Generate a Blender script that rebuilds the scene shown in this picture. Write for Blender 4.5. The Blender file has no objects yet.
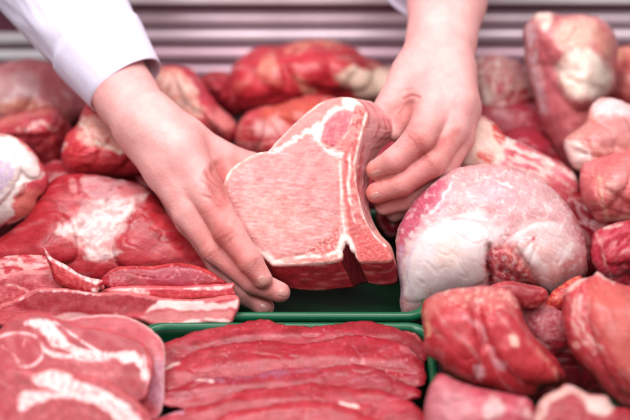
import bpy, math, random
import numpy as np
from mathutils import Vector
from mathutils.geometry import delaunay_2d_cdt
random.seed(4); np.random.seed(4)
scene = bpy.context.scene
COL = scene.collection
R = math.radians

# ------------------------------------------------------------------ camera
PITCH = R(35.0); HC = 0.788; F = 630*75/36.0
FW = np.array([0, math.cos(PITCH), -math.sin(PITCH)])
UP = np.array([0, math.sin(PITCH), math.cos(PITCH)])
RT = np.array([1.0, 0, 0])
CAM = np.array([0, 0, HC])
cd = bpy.data.cameras.new('camera'); cam = bpy.data.objects.new('camera', cd); COL.objects.link(cam)
cam.location = CAM; cam.rotation_euler = (math.pi/2-PITCH, 0, 0)
cd.lens = 75; cd.sensor_width = 36; cd.clip_start = .05; cd.clip_end = 50
cd.dof.use_dof = True; cd.dof.focus_distance = 1.178; cd.dof.aperture_fstop = 2.3
cd.dof.aperture_blades = 0
scene.camera = cam

# ------------------------------------------------------------------ light
w = bpy.data.worlds.new('World'); scene.world = w; w.use_nodes = True
bg = w.node_tree.nodes['Background']
bg.inputs[0].default_value = (1.0, .93, .95, 1); bg.inputs[1].default_value = 0.20
def area(name, loc, target, sx, sy, power, col=(1, 1, 1)):
    l = bpy.data.lights.new(name, 'AREA'); l.shape = 'RECTANGLE'; l.size = sx; l.size_y = sy
    l.energy = power; l.color = col
    o = bpy.data.objects.new(name, l); COL.objects.link(o); o.location = loc
    o.rotation_euler = (Vector(target)-Vector(loc)).to_track_quat('-Z', 'Y').to_euler()
    return o
area('case_lamp', (-.1, 1.02, 1.22), (0, 1.26, 0), 1.4, .3, 14, (1, .96, .975))
area('shop_light', (-.9, .35, 1.6), (0, 1.0, 0.05), .45, .45, 13, (1, .955, .985))
area('front_fill_light', (.25, -.25, 1.7), (0, 1.0, 0.05), 1.0, .7, 8.5, (1, .96, .97))  # added fill that lightens the fronts, no such lamp known
area('shop_light_far', (1.2, 1.2, 1.3), (0, 1.0, 0.05), .5, .5, 5, (1, .95, .98))
scene.view_settings.view_transform = 'Standard'; scene.view_settings.look = 'None'
scene.view_settings.exposure = 0.31; scene.view_settings.gamma = 1
scene.render.engine = 'CYCLES'

# ------------------------------------------------------------------ maths
def lin(h):
    if not isinstance(h, str): return np.array(h, float)
    h = h.lstrip('#'); c = np.array([int(h[i:i+2], 16)/255 for i in (0, 2, 4)])
    return np.where(c <= .04045, c/12.92, ((c+.055)/1.055)**2.4)
def ray(px, py):
    px = np.asarray(px, float); py = np.asarray(py, float)
    return FW + ((px-315)/F)[..., None]*RT + ((210-py)/F)[..., None]*UP
def P(px, py, d): return CAM + ray(px, py)*np.asarray(d, float)[..., None]
def depth_at(px, py, z): return float((z-HC)/ray(px, py)[2])
def to_px(p):
    q = p-CAM; d = q@FW
    return np.stack([315+F*(q@RT)/d, 210-F*(q@UP)/d], -1), d
_rng = np.random.RandomState(7)
_perm = np.tile(_rng.permutation(256), 3)
_grad = _rng.normal(size=(256, 3)); _grad /= np.linalg.norm(_grad, axis=1)[:, None]
def pn(x, y, z=0.0):
    x, y, z = np.broadcast_arrays(np.asarray(x, float), np.asarray(y, float), np.asarray(z, float))
    xi = np.floor(x).astype(int); yi = np.floor(y).astype(int); zi = np.floor(z).astype(int)
    xf = x-xi; yf = y-yi; zf = z-zi
    s = lambda t: t*t*t*(t*(t*6-15)+10)
    u, v, ww = s(xf), s(yf), s(zf); out = 0
    for a in (0, 1):
        for b in (0, 1):
            for c in (0, 1):
                g = _grad[_perm[_perm[_perm[(xi+a) & 255]+((yi+b) & 255)]+((zi+c) & 255)]]
                d = g[..., 0]*(xf-a)+g[..., 1]*(yf-b)+g[..., 2]*(zf-c)
                out = out + d*(u if a else 1-u)*(v if b else 1-v)*(ww if c else 1-ww)
    return out*1.5
def fbm(x, y, z=0.0, o=3):
    t = 0; a = 1; n = 0
    for i in range(o):
        t = t+a*pn(x*2**i, y*2**i, np.asarray(z)*2**i+i*7.3); n += a; a *= .5
    return t/n
def sstep(a, b, x):
    t = np.clip((x-a)/(b-a), 0, 1); return t*t*(3-2*t)
def curve(pts, closed=True, n=6):
    p = np.array(pts, float); m = len(p); out = []
    for i in range(m if closed else m-1):
        if closed: a, b, c, d = p[i-1], p[i], p[(i+1) % m], p[(i+2) % m]
        else: a, b, c, d = p[max(i-1, 0)], p[i], p[i+1], p[min(i+2, m-1)]
        for t in np.linspace(0, 1, n, endpoint=False):
            out.append(.5*((2*b)+(c-a)*t+(2*a-5*b+4*c-d)*t*t+(3*b-a-3*c+d)*t**3))
    if not closed: out.append(p[-1])
    return np.array(out)
def resample(c, step, closed=True):
    q = np.vstack([c, c[:1]]) if closed else c
    s = np.r_[0, np.cumsum(np.linalg.norm(np.diff(q, axis=0), axis=1))]
    n = max(8, int(s[-1]/step)); t = np.linspace(0, s[-1], n+(0 if closed else 1), endpoint=not closed)
    return np.stack([np.interp(t, s, q[:, 0]), np.interp(t, s, q[:, 1])], -1)
def seg_dist(q, c, closed=True):
    a = c if closed else c[:-1]; b = np.roll(c, -1, 0) if closed else c[1:]
    out = np.full(len(q), 1e9)
    for i in range(0, len(q), 4000):
        x = q[i:i+4000, None]; ab = (b-a)[None]
        t = np.clip(((x-a)*ab).sum(-1)/np.maximum((ab**2).sum(-1), 1e-9), 0, 1)
        out[i:i+4000] = np.sqrt((((x-a)-t[..., None]*ab)**2).sum(-1)).min(1)
    return out
def inside(q, c):
    x, y = q[:, 0], q[:, 1]; r = np.zeros(len(q), bool); j = len(c)-1
    for i in range(len(c)):
        yi, yj, xi, xj = c[i, 1], c[j, 1], c[i, 0], c[j, 0]
        if yi != yj:
            k = ((yi > y) != (yj > y)) & (x < (xj-xi)*(y-yi)/(yj-yi)+xi); r ^= k
        j = i
    return r
def sdist(q, c):
    d = seg_dist(q, c); return np.where(inside(q, c), d, -d)
def dome(q, c, res=64):
    """0..1 height that swells inside the outline like a cushion"""
    lo = c.min(0)-2; hi = c.max(0)+2; h = max(hi-lo)/res
    nx, ny = (np.ceil((hi-lo)/h)+3).astype(int)
    gx, gy = np.meshgrid(lo[0]+np.arange(nx)*h, lo[1]+np.arange(ny)*h, indexing='ij')
    g = np.stack([gx.ravel(), gy.ravel()], -1); m = inside(g, c).reshape(nx, ny); m[0] = m[-1] = False; m[:, 0] = m[:, -1] = False
    u = np.zeros((nx, ny)); ii, jj = np.indices(u.shape); om = 2/(1+math.pi/res*1.3)
    for it in range(110):
        for par in (0, 1):
            k = m & ((ii+jj) % 2 == par)
            s = np.zeros_like(u); s[1:-1, 1:-1] = u[2:, 1:-1]+u[:-2, 1:-1]+u[1:-1, 2:]+u[1:-1, :-2]
            u = np.where(k, u+om*((s+1)*.25-u), u)
    x = np.clip((q[:, 0]-lo[0])/h, 0, nx-1.001); y = np.clip((q[:, 1]-lo[1])/h, 0, ny-1.001)
    xi = x.astype(int); yi = y.astype(int); fx = x-xi; fy = y-yi
    v = u[xi, yi]*(1-fx)*(1-fy)+u[xi+1, yi]*fx*(1-fy)+u[xi, yi+1]*(1-fx)*fy+u[xi+1, yi+1]*fx*fy
    v = v/u.max()
    # near the edge fall to exactly zero at the outline
    d = np.where(inside(q, c), seg_dist(q, c), 0)
    return np.clip(v, 0, 1)*np.clip(d/(1.5*h), 0, 1)

# ------------------------------------------------------------------ materials
def nt(name):
    m = bpy.data.materials.new(name); m.use_nodes = True; t = m.node_tree
    return m, t, t.nodes['Principled BSDF']
def nd(t, kind, **kw):
    n = t.nodes.new(kind)
    for k, v in kw.items():
        if k.startswith('i_'):
            key = k[2:]; key = int(key) if key.isdigit() else key
            n.inputs[key].default_value = v
        else: setattr(n, k, v)
    return n
def meat_mat(name='raw_meat', fibre=.5, rough=.34, sss=.12, bump=.28, spec=.36, coat=.18, fx=.16):
    m, t, b = nt(name); L = t.links.new
    ac = nd(t, 'ShaderNodeAttribute', attribute_name='Col')
    af = nd(t, 'ShaderNodeAttribute', attribute_name='fib')
    ak = nd(t, 'ShaderNodeAttribute', attribute_name='fat')
    mp = nd(t, 'ShaderNodeMapping'); mp.inputs['Scale'].default_value = (fx, 1.0, 1.0); L(af.outputs['Vector'], mp.inputs['Vector'])
    n1 = nd(t, 'ShaderNodeTexNoise', i_Scale=.55, i_Detail=4, i_Roughness=.65); L(mp.outputs[0], n1.inputs['Vector'])
    n2 = nd(t, 'ShaderNodeTexNoise', i_Scale=.09, i_Detail=5, i_Roughness=.6); L(af.outputs['Vector'], n2.inputs['Vector'])
    n3 = nd(t, 'ShaderNodeTexNoise', i_Scale=.5, i_Detail=3, i_Roughness=.6); L(af.outputs['Vector'], n3.inputs['Vector'])
    # colour variation
    inv = nd(t, 'ShaderNodeMath', operation='SUBTRACT'); inv.inputs[0].default_value = 1.0; L(ak.outputs['Fac'], inv.inputs[1])
    def mod(col, noise, lo, hi, a, b_, fac=None):
        mr = nd(t, 'ShaderNodeMapRange'); mr.inputs[1].default_value = lo; mr.inputs[2].default_value = hi
        mr.inputs[3].default_value = a; mr.inputs[4].default_value = b_; L(noise, mr.inputs[0])
        mx = nd(t, 'ShaderNodeMix', data_type='RGBA', blend_type='MULTIPLY'); mx.inputs[0].default_value = 1
        if fac is not None: L(fac, mx.inputs[0])
        cr = nd(t, 'ShaderNodeCombineColor')
        L(mr.outputs[0], cr.inputs[0])
        for i in (1, 2):
            pw = nd(t, 'ShaderNodeMath', operation='POWER'); pw.inputs[1].default_value = 1.8; L(mr.outputs[0], pw.inputs[0]); L(pw.outputs[0], cr.inputs[i])
        L(col, mx.inputs[6]); L(cr.outputs[0], mx.inputs[7]); return mx.outputs[2]
    c = mod(ac.outputs['Color'], n1.outputs['Fac'], .3, .7, 1-.22*fibre*1.3, 1+.2*fibre, inv.outputs[0])
    hf = nd(t, 'ShaderNodeMapRange'); hf.inputs[3].default_value = 1; hf.inputs[4].default_value = .35; L(ak.outputs['Fac'], hf.inputs[0])
    c = mod(c, n2.outputs['Fac'], .3, .7, .82, 1.14, hf.outputs[0])
    c = mod(c, n3.outputs['Fac'], .3, .7, .93, 1.06, hf.outputs[0])
    L(c, b.inputs['Base Color'])
    b.inputs['Subsurface Weight'].default_value = sss
    b.inputs['Subsurface Radius'].default_value = (1, .35, .25); b.inputs['Subsurface Scale'].default_value = .005
    b.inputs['Specular IOR Level'].default_value = spec
    rr = nd(t, 'ShaderNodeMapRange'); rr.inputs[1].default_value = .3; rr.inputs[2].default_value = .7
    rr.inputs[3].default_value = rough-.1; rr.inputs[4].default_value = rough+.16; L(n3.outputs['Fac'], rr.inputs[0]); L(rr.outputs[0], b.inputs['Roughness'])
    b.inputs['Coat Weight'].default_value = coat; b.inputs['Coat Roughness'].default_value = .27
    mul = nd(t, 'ShaderNodeMath', operation='MULTIPLY'); L(n1.outputs['Fac'], mul.inputs[0]); L(inv.outputs[0], mul.inputs[1])
    ad = nd(t, 'ShaderNodeMath', operation='MULTIPLY_ADD'); L(n3.outputs['Fac'], ad.inputs[0]); ad.inputs[1].default_value = .8; L(mul.outputs[0], ad.inputs[2])
    bp = nd(t, 'ShaderNodeBump', i_Strength=bump, i_Distance=.0012); bs = nd(t, 'ShaderNodeMapRange'); bs.inputs[3].default_value = bump; bs.inputs[4].default_value = bump*.35; L(ak.outputs['Fac'], bs.inputs[0]); L(bs.outputs[0], bp.inputs['Strength'])
    L(ad.outputs[0], bp.inputs['Height']); L(bp.outputs[0], b.inputs['Normal'])
    return m
MEAT = meat_mat()
CHOP = meat_mat('cut_meat_face', fibre=.28, rough=.42, sss=.15, bump=.22, coat=.1, fx=.38)
def skin_mat():
    m, t, b = nt('skin'); L = t.links.new
    ac = nd(t, 'ShaderNodeAttribute', attribute_name='Col'); tc = nd(t, 'ShaderNodeTexCoord')
    n = nd(t, 'ShaderNodeTexNoise', i_Scale=60, i_Detail=5, i_Roughness=.6); L(tc.outputs['Object'], n.inputs['Vector'])
    v = nd(t, 'ShaderNodeTexVoronoi', i_Scale=900); L(tc.outputs['Object'], v.inputs['Vector'])
    n4 = nd(t, 'ShaderNodeTexNoise', i_Scale=320, i_Detail=4, i_Roughness=.65); L(tc.outputs['Object'], n4.inputs['Vector'])
    rp = nd(t, 'ShaderNodeMix', data_type='RGBA', blend_type='MULTIPLY'); rp.inputs[0].default_value = 1
    cr = nd(t, 'ShaderNodeValToRGB'); cr.color_ramp.elements[0].position = .3; cr.color_ramp.elements[1].position = .7
    cr.color_ramp.elements[0].color = (.96, .78, .78, 1); cr.color_ramp.elements[1].color = (1.0, 1.02, 1.0, 1)
    L(n.outputs['Fac'], cr.inputs[0]); L(ac.outputs['Color'], rp.inputs[6]); L(cr.outputs[0], rp.inputs[7]); L(rp.outputs[2], b.inputs['Base Color'])
    b.inputs['Subsurface Weight'].default_value = .22; b.inputs['Subsurface Radius'].default_value = (1, .3, .18); b.inputs['Subsurface Scale'].default_value = .006
    b.inputs['Roughness'].default_value = .48; b.inputs['Specular IOR Level'].default_value = .42
    ad = nd(t, 'ShaderNodeMath', operation='MULTIPLY_ADD'); L(v.outputs['Distance'], ad.inputs[0]); ad.inputs[1].default_value = .5; L(n4.outputs['Fac'], ad.inputs[2])
    bp = nd(t, 'ShaderNodeBump', i_Strength=.5, i_Distance=.0006); L(ad.outputs[0], bp.inputs['Height']); L(bp.outputs[0], b.inputs['Normal'])
    return m
SKIN = skin_mat()
def simple(name, col, rough=.5, metal=0, bump=0, bscale=200, spec=.5, coat=0, sss=0):
    m, t, b = nt(name); L = t.links.new
    c = lin(col); tc = nd(t, 'ShaderNodeTexCoord')
    n = nd(t, 'ShaderNodeTexNoise', i_Scale=bscale, i_Detail=4); L(tc.outputs['Object'], n.inputs['Vector'])
    cr = nd(t, 'ShaderNodeValToRGB'); cr.color_ramp.elements[0].position = .3; cr.color_ramp.elements[1].position = .7
    cr.color_ramp.elements[0].color = (*(c*.9), 1); cr.color_ramp.elements[1].color = (*np.minimum(c*1.06, 1), 1)
    L(n.outputs['Fac'], cr.inputs[0]); L(cr.outputs[0], b.inputs['Base Color'])
    b.inputs['Roughness'].default_value = rough; b.inputs['Metallic'].default_value = metal
    b.inputs['Specular IOR Level'].default_value = spec; b.inputs['Coat Weight'].default_value = coat
    if sss: b.inputs['Subsurface Weight'].default_value = sss; b.inputs['Subsurface Scale'].default_value = .003
    if bump:
        bp = nd(t, 'ShaderNodeBump', i_Strength=bump, i_Distance=.0005); L(n.outputs['Fac'], bp.inputs['Height']); L(bp.outputs[0], b.inputs['Normal'])
    return m

# ------------------------------------------------------------------ object helpers
def mesh_obj(name, verts, faces, mat, parent=None, col=None, fib=None, fat=None, smooth=True):
    me = bpy.data.meshes.new(name); me.from_pydata([tuple(v) for v in np.asarray(verts)], [], [tuple(int(i) for i in f) for f in faces]); me.update()
    if smooth: me.polygons.foreach_set('use_smooth', [True]*len(me.polygons))
    if col is not None:
        a = me.color_attributes.new('Col', 'FLOAT_COLOR', 'POINT'); a.data.foreach_set('color', np.c_[np.clip(col, 0, 1), np.ones(len(col))].astype('f4').ravel())
    if fib is not None:
        a = me.attributes.new('fib', 'FLOAT_VECTOR', 'POINT'); a.data.foreach_set('vector', fib.astype('f4').ravel())
    if fat is not None:
        a = me.attributes.new('fat', 'FLOAT', 'POINT'); a.data.foreach_set('value', fat.astype('f4').ravel())
    me.materials.append(mat)
    o = bpy.data.objects.new(name, me); COL.objects.link(o); o.parent = parent
    return o
def tag(o, label=None, cat=None, group=None, kind=None):
    if label: o['label'] = label
    if cat: o['category'] = cat
    if group: o['group'] = group
    if kind: o['kind'] = kind
    return o
def empty(name, loc, label, cat, group=None):
    o = bpy.data.objects.new(name, None); COL.objects.link(o); o.location = loc; o.empty_display_size = .02
    return tag(o, label, cat, group)
def recenter(o):
    me = o.data; n = len(me.vertices); a = np.empty(n*3, 'f4'); me.vertices.foreach_get('co', a); a = a.reshape(-1, 3)
    c = np.array([a[:, 0].mean(), a[:, 1].mean(), a[:, 2].min()]); me.vertices.foreach_set('co', (a-c).ravel()); me.update()
    o.location = c; return o

RED = '#B4353F'; DRED = '#8C1C26'; PINK = '#D98E88'; FAT = '#EED9D3'; LRED = '#C85258'; SILV = '#D9A9AC'

def paint(q, col, fat, ops, seed, mask=None):
    for op in ops:
        k = op[0]; kw = op[-1] if isinstance(op[-1], dict) else {}
        if k in ('lobe', 'ridge'): continue
        amt = kw.get('amt', 1); wp = kw.get('warp', 2.0); ws = kw.get('ws', 11.0)
        qq = q + wp*np.stack([fbm(q[:, 0]/ws, q[:, 1]/ws, seed, 2), fbm(q[:, 0]/ws, q[:, 1]/ws, seed+31, 2)], -1)*1.6
        f = kw.get('fat', .7)
        if k == 'poly':
            c = curve(op[1], True, 5); m = sstep(-op[3], op[3], sdist(qq, c)); cc = lin(op[2])
        elif k == 'line':
            c = curve(op[1], False, 5); wd = op[2]
            if isinstance(wd, (tuple, list)):
                d = seg_dist(qq, c, False); x = np.linalg.norm(qq-c[0], axis=1); y = np.linalg.norm(qq-c[-1], axis=1); tt = x/(x+y+1e-6); wv = wd[0]*(1-tt)+wd[1]*tt
            else: d = seg_dist(qq, c, False); wv = wd
            br = kw.get('brk', .75)
            wv = wv*(1+.45*fbm(q[:, 0]/9, q[:, 1]/9, seed+77, 2)); amt = amt*(1-br*(1-sstep(-.32, .02, fbm(q[:, 0]/12, q[:, 1]/12, seed+93, 2))))
            so = kw.get('soft', 1.5); m = 1-sstep(wv*.5-so*.5, wv*.5+so, d); cc = lin(op[3])
        elif k == 'mott':
            # (kind, scale px, threshold, colour, {amt, st, ang})
            an = kw.get('ang', 0); st = kw.get('st', 1); u = q[:, 0]*math.cos(an)+q[:, 1]*math.sin(an); v = -q[:, 0]*math.sin(an)+q[:, 1]*math.cos(an)
            n = fbm(u/op[1]/st, v/op[1], seed+kw.get('sd', 5), 3); m = sstep(op[2]-.12, op[2]+.12, n); cc = lin(op[3])
            if 'within' in kw: m = m*sstep(-3, 3, sdist(qq, curve(kw['within'], True, 5)))
        else: continue
        m = m*amt
        if mask is not None: m = m*mask
        col[:] = col*(1-m[:, None])+cc*m[:, None]; fat[:] = fat*(1-m)+f*m

def tri(boundary, step):
    lo = boundary.min(0); hi = boundary.max(0)
    gx = np.arange(lo[0]+step*.4, hi[0], step); gy = np.arange(lo[1]+step*.4, hi[1], step*.87)
    X, Y = np.meshgrid(gx, gy); X = X+(np.arange(len(gy)) % 2)[:, None]*step*.5
    g = np.stack([X.ravel(), Y.ravel()], -1)+np.random.uniform(-.08, .08, (X.size, 2))*step
    g = g[inside(g, boundary)]; g = g[seg_dist(g, boundary) > step*.45]
    v = [Vector(p) for p in np.vstack([boundary, g])]; nb = len(boundary)
    e = [(i, (i+1) % nb) for i in range(nb)]
    vv, _, ff, *_ = delaunay_2d_cdt(v, e, [list(range(nb))], 2, 1e-5)
    return np.array([[p[0], p[1]] for p in vv]), [tuple(f) for f in ff]

PXMM = .000914
TONE = (1, 1, 1)   # scales the lean's colour: deeper in front, hazed paler at the back
def piece(name, label, cat, outline, z=.05, el=35, az=0, T=40, Tb=None, p=.5, step=1.7, base=RED, ops=(), group=None,
          slab=None, fang=0.0, rough=1.3, rs=16, mat=None, ow=1.2, seed=None, mot=1.0, cr=None, wob=0, parent=None, side=None, cen=None):
    """closed body swelling to T mm towards the viewer side and Tb mm behind its own outline plane"""
    if seed is None: seed = (sum(ord(c) for c in label) % 97)*1.37
    if Tb is None: Tb = T*.85
    c = curve(outline, True, 6); c = resample(c, step)
    c = c + ow*np.stack([fbm(c[:, 0]/9, c[:, 1]/9, seed+3), fbm(c[:, 0]/9, c[:, 1]/9, seed+9)], -1)
    if wob: c = c+wob*np.stack([fbm(c[:, 0]/40, c[:, 1]/40, seed+23, 1), fbm(c[:, 0]/48, c[:, 1]/60, seed+29, 2)], -1)
    if not slab and step >= 1.65: c = c+3.2*np.stack([fbm(c[:, 0]/26, c[:, 1]/26, seed+13, 2), fbm(c[:, 0]/26, c[:, 1]/26, seed+19, 2)], -1)
    q, faces = tri(c, step)
    d0 = sdist(q, c); d0 = np.maximum(d0, 0)
    if slab: s = np.sqrt(np.clip(1-(1-np.minimum(d0/slab, 1))**2, 0, 1))
    else:
        s = np.clip(dome(q, c), 0, 1)**(p*.86)
    sb = np.clip(s, 0, 1)
    h = T*s; edge = np.minimum(1, d0/4.0)
    for op in ops:
        if op[0] == 'lobe':
            lc = curve(op[1], True, 6); h = h+op[2]*np.clip(dome(q, lc), 0, 1)**(op[3] if len(op) > 3 else .6)*edge
        if op[0] == 'ridge':
            wq = q+1.2*np.stack([fbm(q[:, 0]/8, q[:, 1]/8, seed+1), fbm(q[:, 0]/8, q[:, 1]/8, seed+2)], -1)
            dd = seg_dist(wq, curve(op[1], False, 5), False); h = h+op[3]*np.exp(-(dd/op[2])**2)*edge
    h = h+(rough if slab else rough*1.5)*fbm(q[:, 0]/(rs*1.35), q[:, 1]/(rs*1.35), seed, 2)*edge
    if cr is None: cr = 0 if slab else .3
    al = None
    if not slab and step >= 1.65 and cr:
        rn = np.random.RandomState(int(seed*100) % 9999); lo_, hi_ = c.min(0), c.max(0); al = np.zeros(len(q)); nl = 0
        while nl < 5:
            cx, cy = rn.uniform(lo_, hi_)
            if not inside(np.array([[cx, cy]]), c)[0]: continue
            a1 = rn.uniform(.28, .5)*(hi_-lo_).max(); a2 = a1*rn.uniform(.4, .7); an = fang+rn.uniform(-.6, .6)+(0 if fang else rn.uniform(0, 3.1)); tt = np.linspace(0, 2*math.pi, 12, endpoint=False)
            e1 = a1*np.cos(tt)*rn.uniform(.85, 1.1, 12); e2 = a2*np.sin(tt)*rn.uniform(.85, 1.15, 12)
            lc = curve(np.stack([cx+e1*math.cos(an)-e2*math.sin(an), cy+e1*math.sin(an)+e2*math.cos(an)], -1), True, 4)
            wv_ = np.clip(dome(q, lc, 36), 0, 1)**.6; h = h+rn.uniform(.14, .26)*min(T, 36)*wv_*edge*np.clip(d0/14, 0, 1); al += rn.uniform(-1, 1)*np.clip(wv_*2.2, 0, 1); nl += 1
    if cr:
        ca, sa = math.cos(fang), math.sin(fang); u0 = q[:, 0]*ca+q[:, 1]*sa; v0 = -q[:, 0]*sa+q[:, 1]*ca
        n0 = fbm(u0/46, v0/24, seed+5, 2); n1 = fbm(u0/26, v0/13, seed+8, 2)
        crk = np.exp(-(n0/.035)**2)*sstep(-.1, .3, fbm(q[:, 0]/30, q[:, 1]/30, seed+6, 1)); crf = np.exp(-(n1/.05)**2)*sstep(.0, .3, fbm(q[:, 0]/22, q[:, 1]/22, seed+16, 1))
        h = h-cr*(3.6*crk+1.0*crf)*edge+cr*.9*fbm(u0/18, v0/6, seed+22, 3)*edge
    cc = c.mean(0) if cen is None else np.array(cen, float)
    O = P(cc[0], cc[1], depth_at(cc[0], cc[1], z))
    e, a = R(el), R(az); N = np.array([math.sin(a)*math.cos(e), -math.cos(a)*math.cos(e), math.sin(e)])
    r = ray(q[:, 0], q[:, 1]); t = ((O-CAM)@N)/(r@N); base_p = CAM+r*t[:, None]
    D = CAM-O; D /= np.linalg.norm(D)
    h = h*.001
    front = base_p+D*h[:, None]; back = base_p-D*(Tb*.001*sb)[:, None]
    col = np.tile(lin(base), (len(q), 1)); fat = np.zeros(len(q))
    nz = fbm(q[:, 0]/14, q[:, 1]/14, seed+50, 3)*mot
    col = col*(1+np.stack([.16*nz, .42*nz, .42*nz], -1))
    sat = 1-np.clip((col[:, 1:2]/col[:, :1])*1.2, 0, 1); col = col*(1+sat*np.array([-.02, -.34, -.22]))
    bcol = col.copy() if side is None else np.tile(lin(side), (len(q), 1))
    if al is not None:
        k_ = np.clip(al, -1, 1)[:, None]; col = col*(1+np.array([.14, .38, .34])*k_)
    if cr:
        sk = sstep(.12, .4, fbm(u0/34, v0/7, seed+70, 3))[:, None]*.5*min(cr*1.6, 1); col = col*(1-sk)+lin('#D9A09E')*sk
        sk = sstep(.2, .4, fbm(u0/20, v0/12, seed+90, 3))[:, None]*.4*min(cr, 1); col = col*(1-sk*np.array([.45, .8, .75]))
    paint(q, col, fat, ops, seed)
    if side is not None and slab:
        mk = (1-sstep(.3, 1.0, d0/slab))[:, None]; col = col*(1-mk)+lin(side)*mk
    rd = np.clip(1.25-1.35*col[:, 1:2]/np.maximum(col[:, :1], .01), .12, 1); col = col*(1-rd*(1-np.array(TONE)))
    col = col*(1-.16*fat[:, None]*np.array([.8, 1, 1]))
    u = q[:, 0]*math.cos(fang)+q[:, 1]*math.sin(fang); v = -q[:, 0]*math.sin(fang)+q[:, 1]*math.cos(fang)
    fib = np.stack([u*.914+seed*20, v*.914+3*fbm(u/25, v/25, seed)*2, h*1000*.3], -1)
    isb = np.zeros(len(q), bool); isb[:len(c)] = True
    on_b = d0 < 1e-4
    n = len(q); bmap = np.empty(n, int); k = 0
    for i in range(n):
        if on_b[i]: bmap[i] = i
        else: bmap[i] = n+k; k += 1
    keep = ~on_b
    V = np.vstack([front, back[keep]]); C = np.vstack([col, bcol[keep]]); FA = np.r_[fat, fat[keep]*0]; FI = np.vstack([fib, fib[keep]+[0, 0, 9]])
    # orient the front towards the viewer
    f0 = faces[0]; nn = np.cross(front[f0[1]]-front[f0[0]], front[f0[2]]-front[f0[0]])
    FF = []
    for f in faces:
        a_, b_, c_ = f[0], f[1], f[2]
        s2 = (q[b_][0]-q[a_][0])*(q[c_][1]-q[a_][1])-(q[b_][1]-q[a_][1])*(q[c_][0]-q[a_][0])
        ff = f if s2 < 0 else f[::-1]
        FF.append(ff); g = tuple(bmap[i] for i in ff[::-1])
        if len(set(g) & set(ff)) < 3: FF.append(g)
    o = mesh_obj(name, V, FF, mat or MEAT, parent, C, FI, FA)
    if parent is None: recenter(o); tag(o, label, cat, group)
    elif label: o['label'] = label
    return o

def surface_nets(f, lo, h):
    s = f < 0; nx, ny, nz = f.shape
    cnt = np.zeros((nx-1, ny-1, nz-1)); pos = np.zeros((nx-1, ny-1, nz-1, 3))
    cor = [(i, j, k) for i in (0, 1) for j in (0, 1) for k in (0, 1)]
    def sl(o): return f[o[0]:nx-1+o[0], o[1]:ny-1+o[1], o[2]:nz-1+o[2]]
    for a in cor:
        for ax in range(3):
            if a[ax]: continue
            b = list(a); b[ax] = 1; fa = sl(a); fb = sl(b); m = (fa < 0) != (fb < 0)
            t = np.where(m, fa/np.where(m, fa-fb, 1), 0)
            for x in range(3): pos[..., x] += np.where(m, a[x]+(t if x == ax else 0), 0)
            cnt += m
    act = cnt > 0; idx = -np.ones(act.shape, int); idx[act] = np.arange(act.sum())
    ii = np.argwhere(act); V = (ii+pos[act]/cnt[act][:, None])*h+lo
    Q = []
    for ax in range(3):
        sh = [slice(1, -1)]*3; sh[ax] = slice(0, -1); A = s[tuple(sh)]
        sh2 = list(sh); sh2[ax] = slice(1, None); B = s[tuple(sh2)]
        m = np.argwhere(A != B)+1; m[:, ax] -= 1
        if not len(m): continue
        av = A[tuple((m-[1 if x != ax else 0 for x in range(3)]).T)]
        o1, o2 = [x for x in range(3) if x != ax]
        def g(d1, d2):
            mm = m.copy(); mm[:, o1] -= d1; mm[:, o2] -= d2; return idx[mm[:, 0], mm[:, 1], mm[:, 2]]
        quad = np.stack([g(1, 1), g(0, 1), g(0, 0), g(1, 0)], -1)
        flip = av if ax != 1 else ~av
        quad[~flip] = quad[~flip][:, ::-1]; Q.append(quad)
    return V, np.vstack(Q)
def smin(a, b, k):
    h = np.maximum(k-np.abs(a-b), 0)/k; return np.minimum(a, b)-h*h*h*k/6
def smooth_mesh(V, Q, it=3, lam=.5):
    e = np.vstack([Q[:, [0, 1]], Q[:, [1, 2]], Q[:, [2, 3]], Q[:, [3, 0]]]); e = np.vstack([e, e[:, ::-1]])
    deg = np.bincount(e[:, 0], minlength=len(V))[:, None]
    for _ in range(it):
        s = np.stack([np.bincount(e[:, 0], V[e[:, 1], x], len(V)) for x in range(3)], -1)/np.maximum(deg, 1); V = V+lam*(s-V)
    return V
def vnormals(V, Q):
    n = np.cross(V[Q[:, 2]]-V[Q[:, 0]], V[Q[:, 3]]-V[Q[:, 1]]); o = np.zeros_like(V)
    for k in range(4):
        for x in range(3): o[:, x] += np.bincount(Q[:, k], n[:, x], len(V))
    return o/np.maximum(np.linalg.norm(o, axis=1), 1e-12)[:, None]
# ------------------------------------------------------------------ display case
import bmesh
def rbox(name, x0, x1, y0, y1, z0, z1, bev, mat, parent=None, segs=3):
    bm = bmesh.new(); bmesh.ops.create_cube(bm, size=1)
    for v in bm.verts: v.co = Vector(((x0+x1)/2+v.co.x*(x1-x0), (y0+y1)/2+v.co.y*(y1-y0), (z0+z1)/2+v.co.z*(z1-z0)))
    if bev: bmesh.ops.bevel(bm, geom=bm.edges[:], offset=bev, segments=segs, affect='EDGES', profile=.5)
    me = bpy.data.meshes.new(name); bm.to_mesh(me); bm.free(); me.materials.append(mat)
    for p in me.polygons: p.use_smooth = True
    o = bpy.data.objects.new(name, me); COL.objects.link(o); o.parent = parent; return o
DARKST = simple('case_floor', '#2E1014', rough=.35, metal=0, bump=.1, bscale=60)
STEEL = simple('brushed_steel', '#F0DBE4', rough=.34, metal=.3, bscale=30)  # pale pink of mirrored meat and veil put into the base colour
WHITEM = simple('white_smooth', '#FAF8FC', rough=.3, spec=.5, bscale=20)  # one near white for the left bars and the ledge
ROSE = simple('rose_reflection_steel', '#EBC4D2', rough=.4, metal=.2, bscale=14)  # rose stands in for the red meat mirrored in the bars
BACK = simple('back_liner', '#B0708A', rough=.4, metal=0, bscale=14)  # mauve reflection between the bars put into the liner colour
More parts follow.
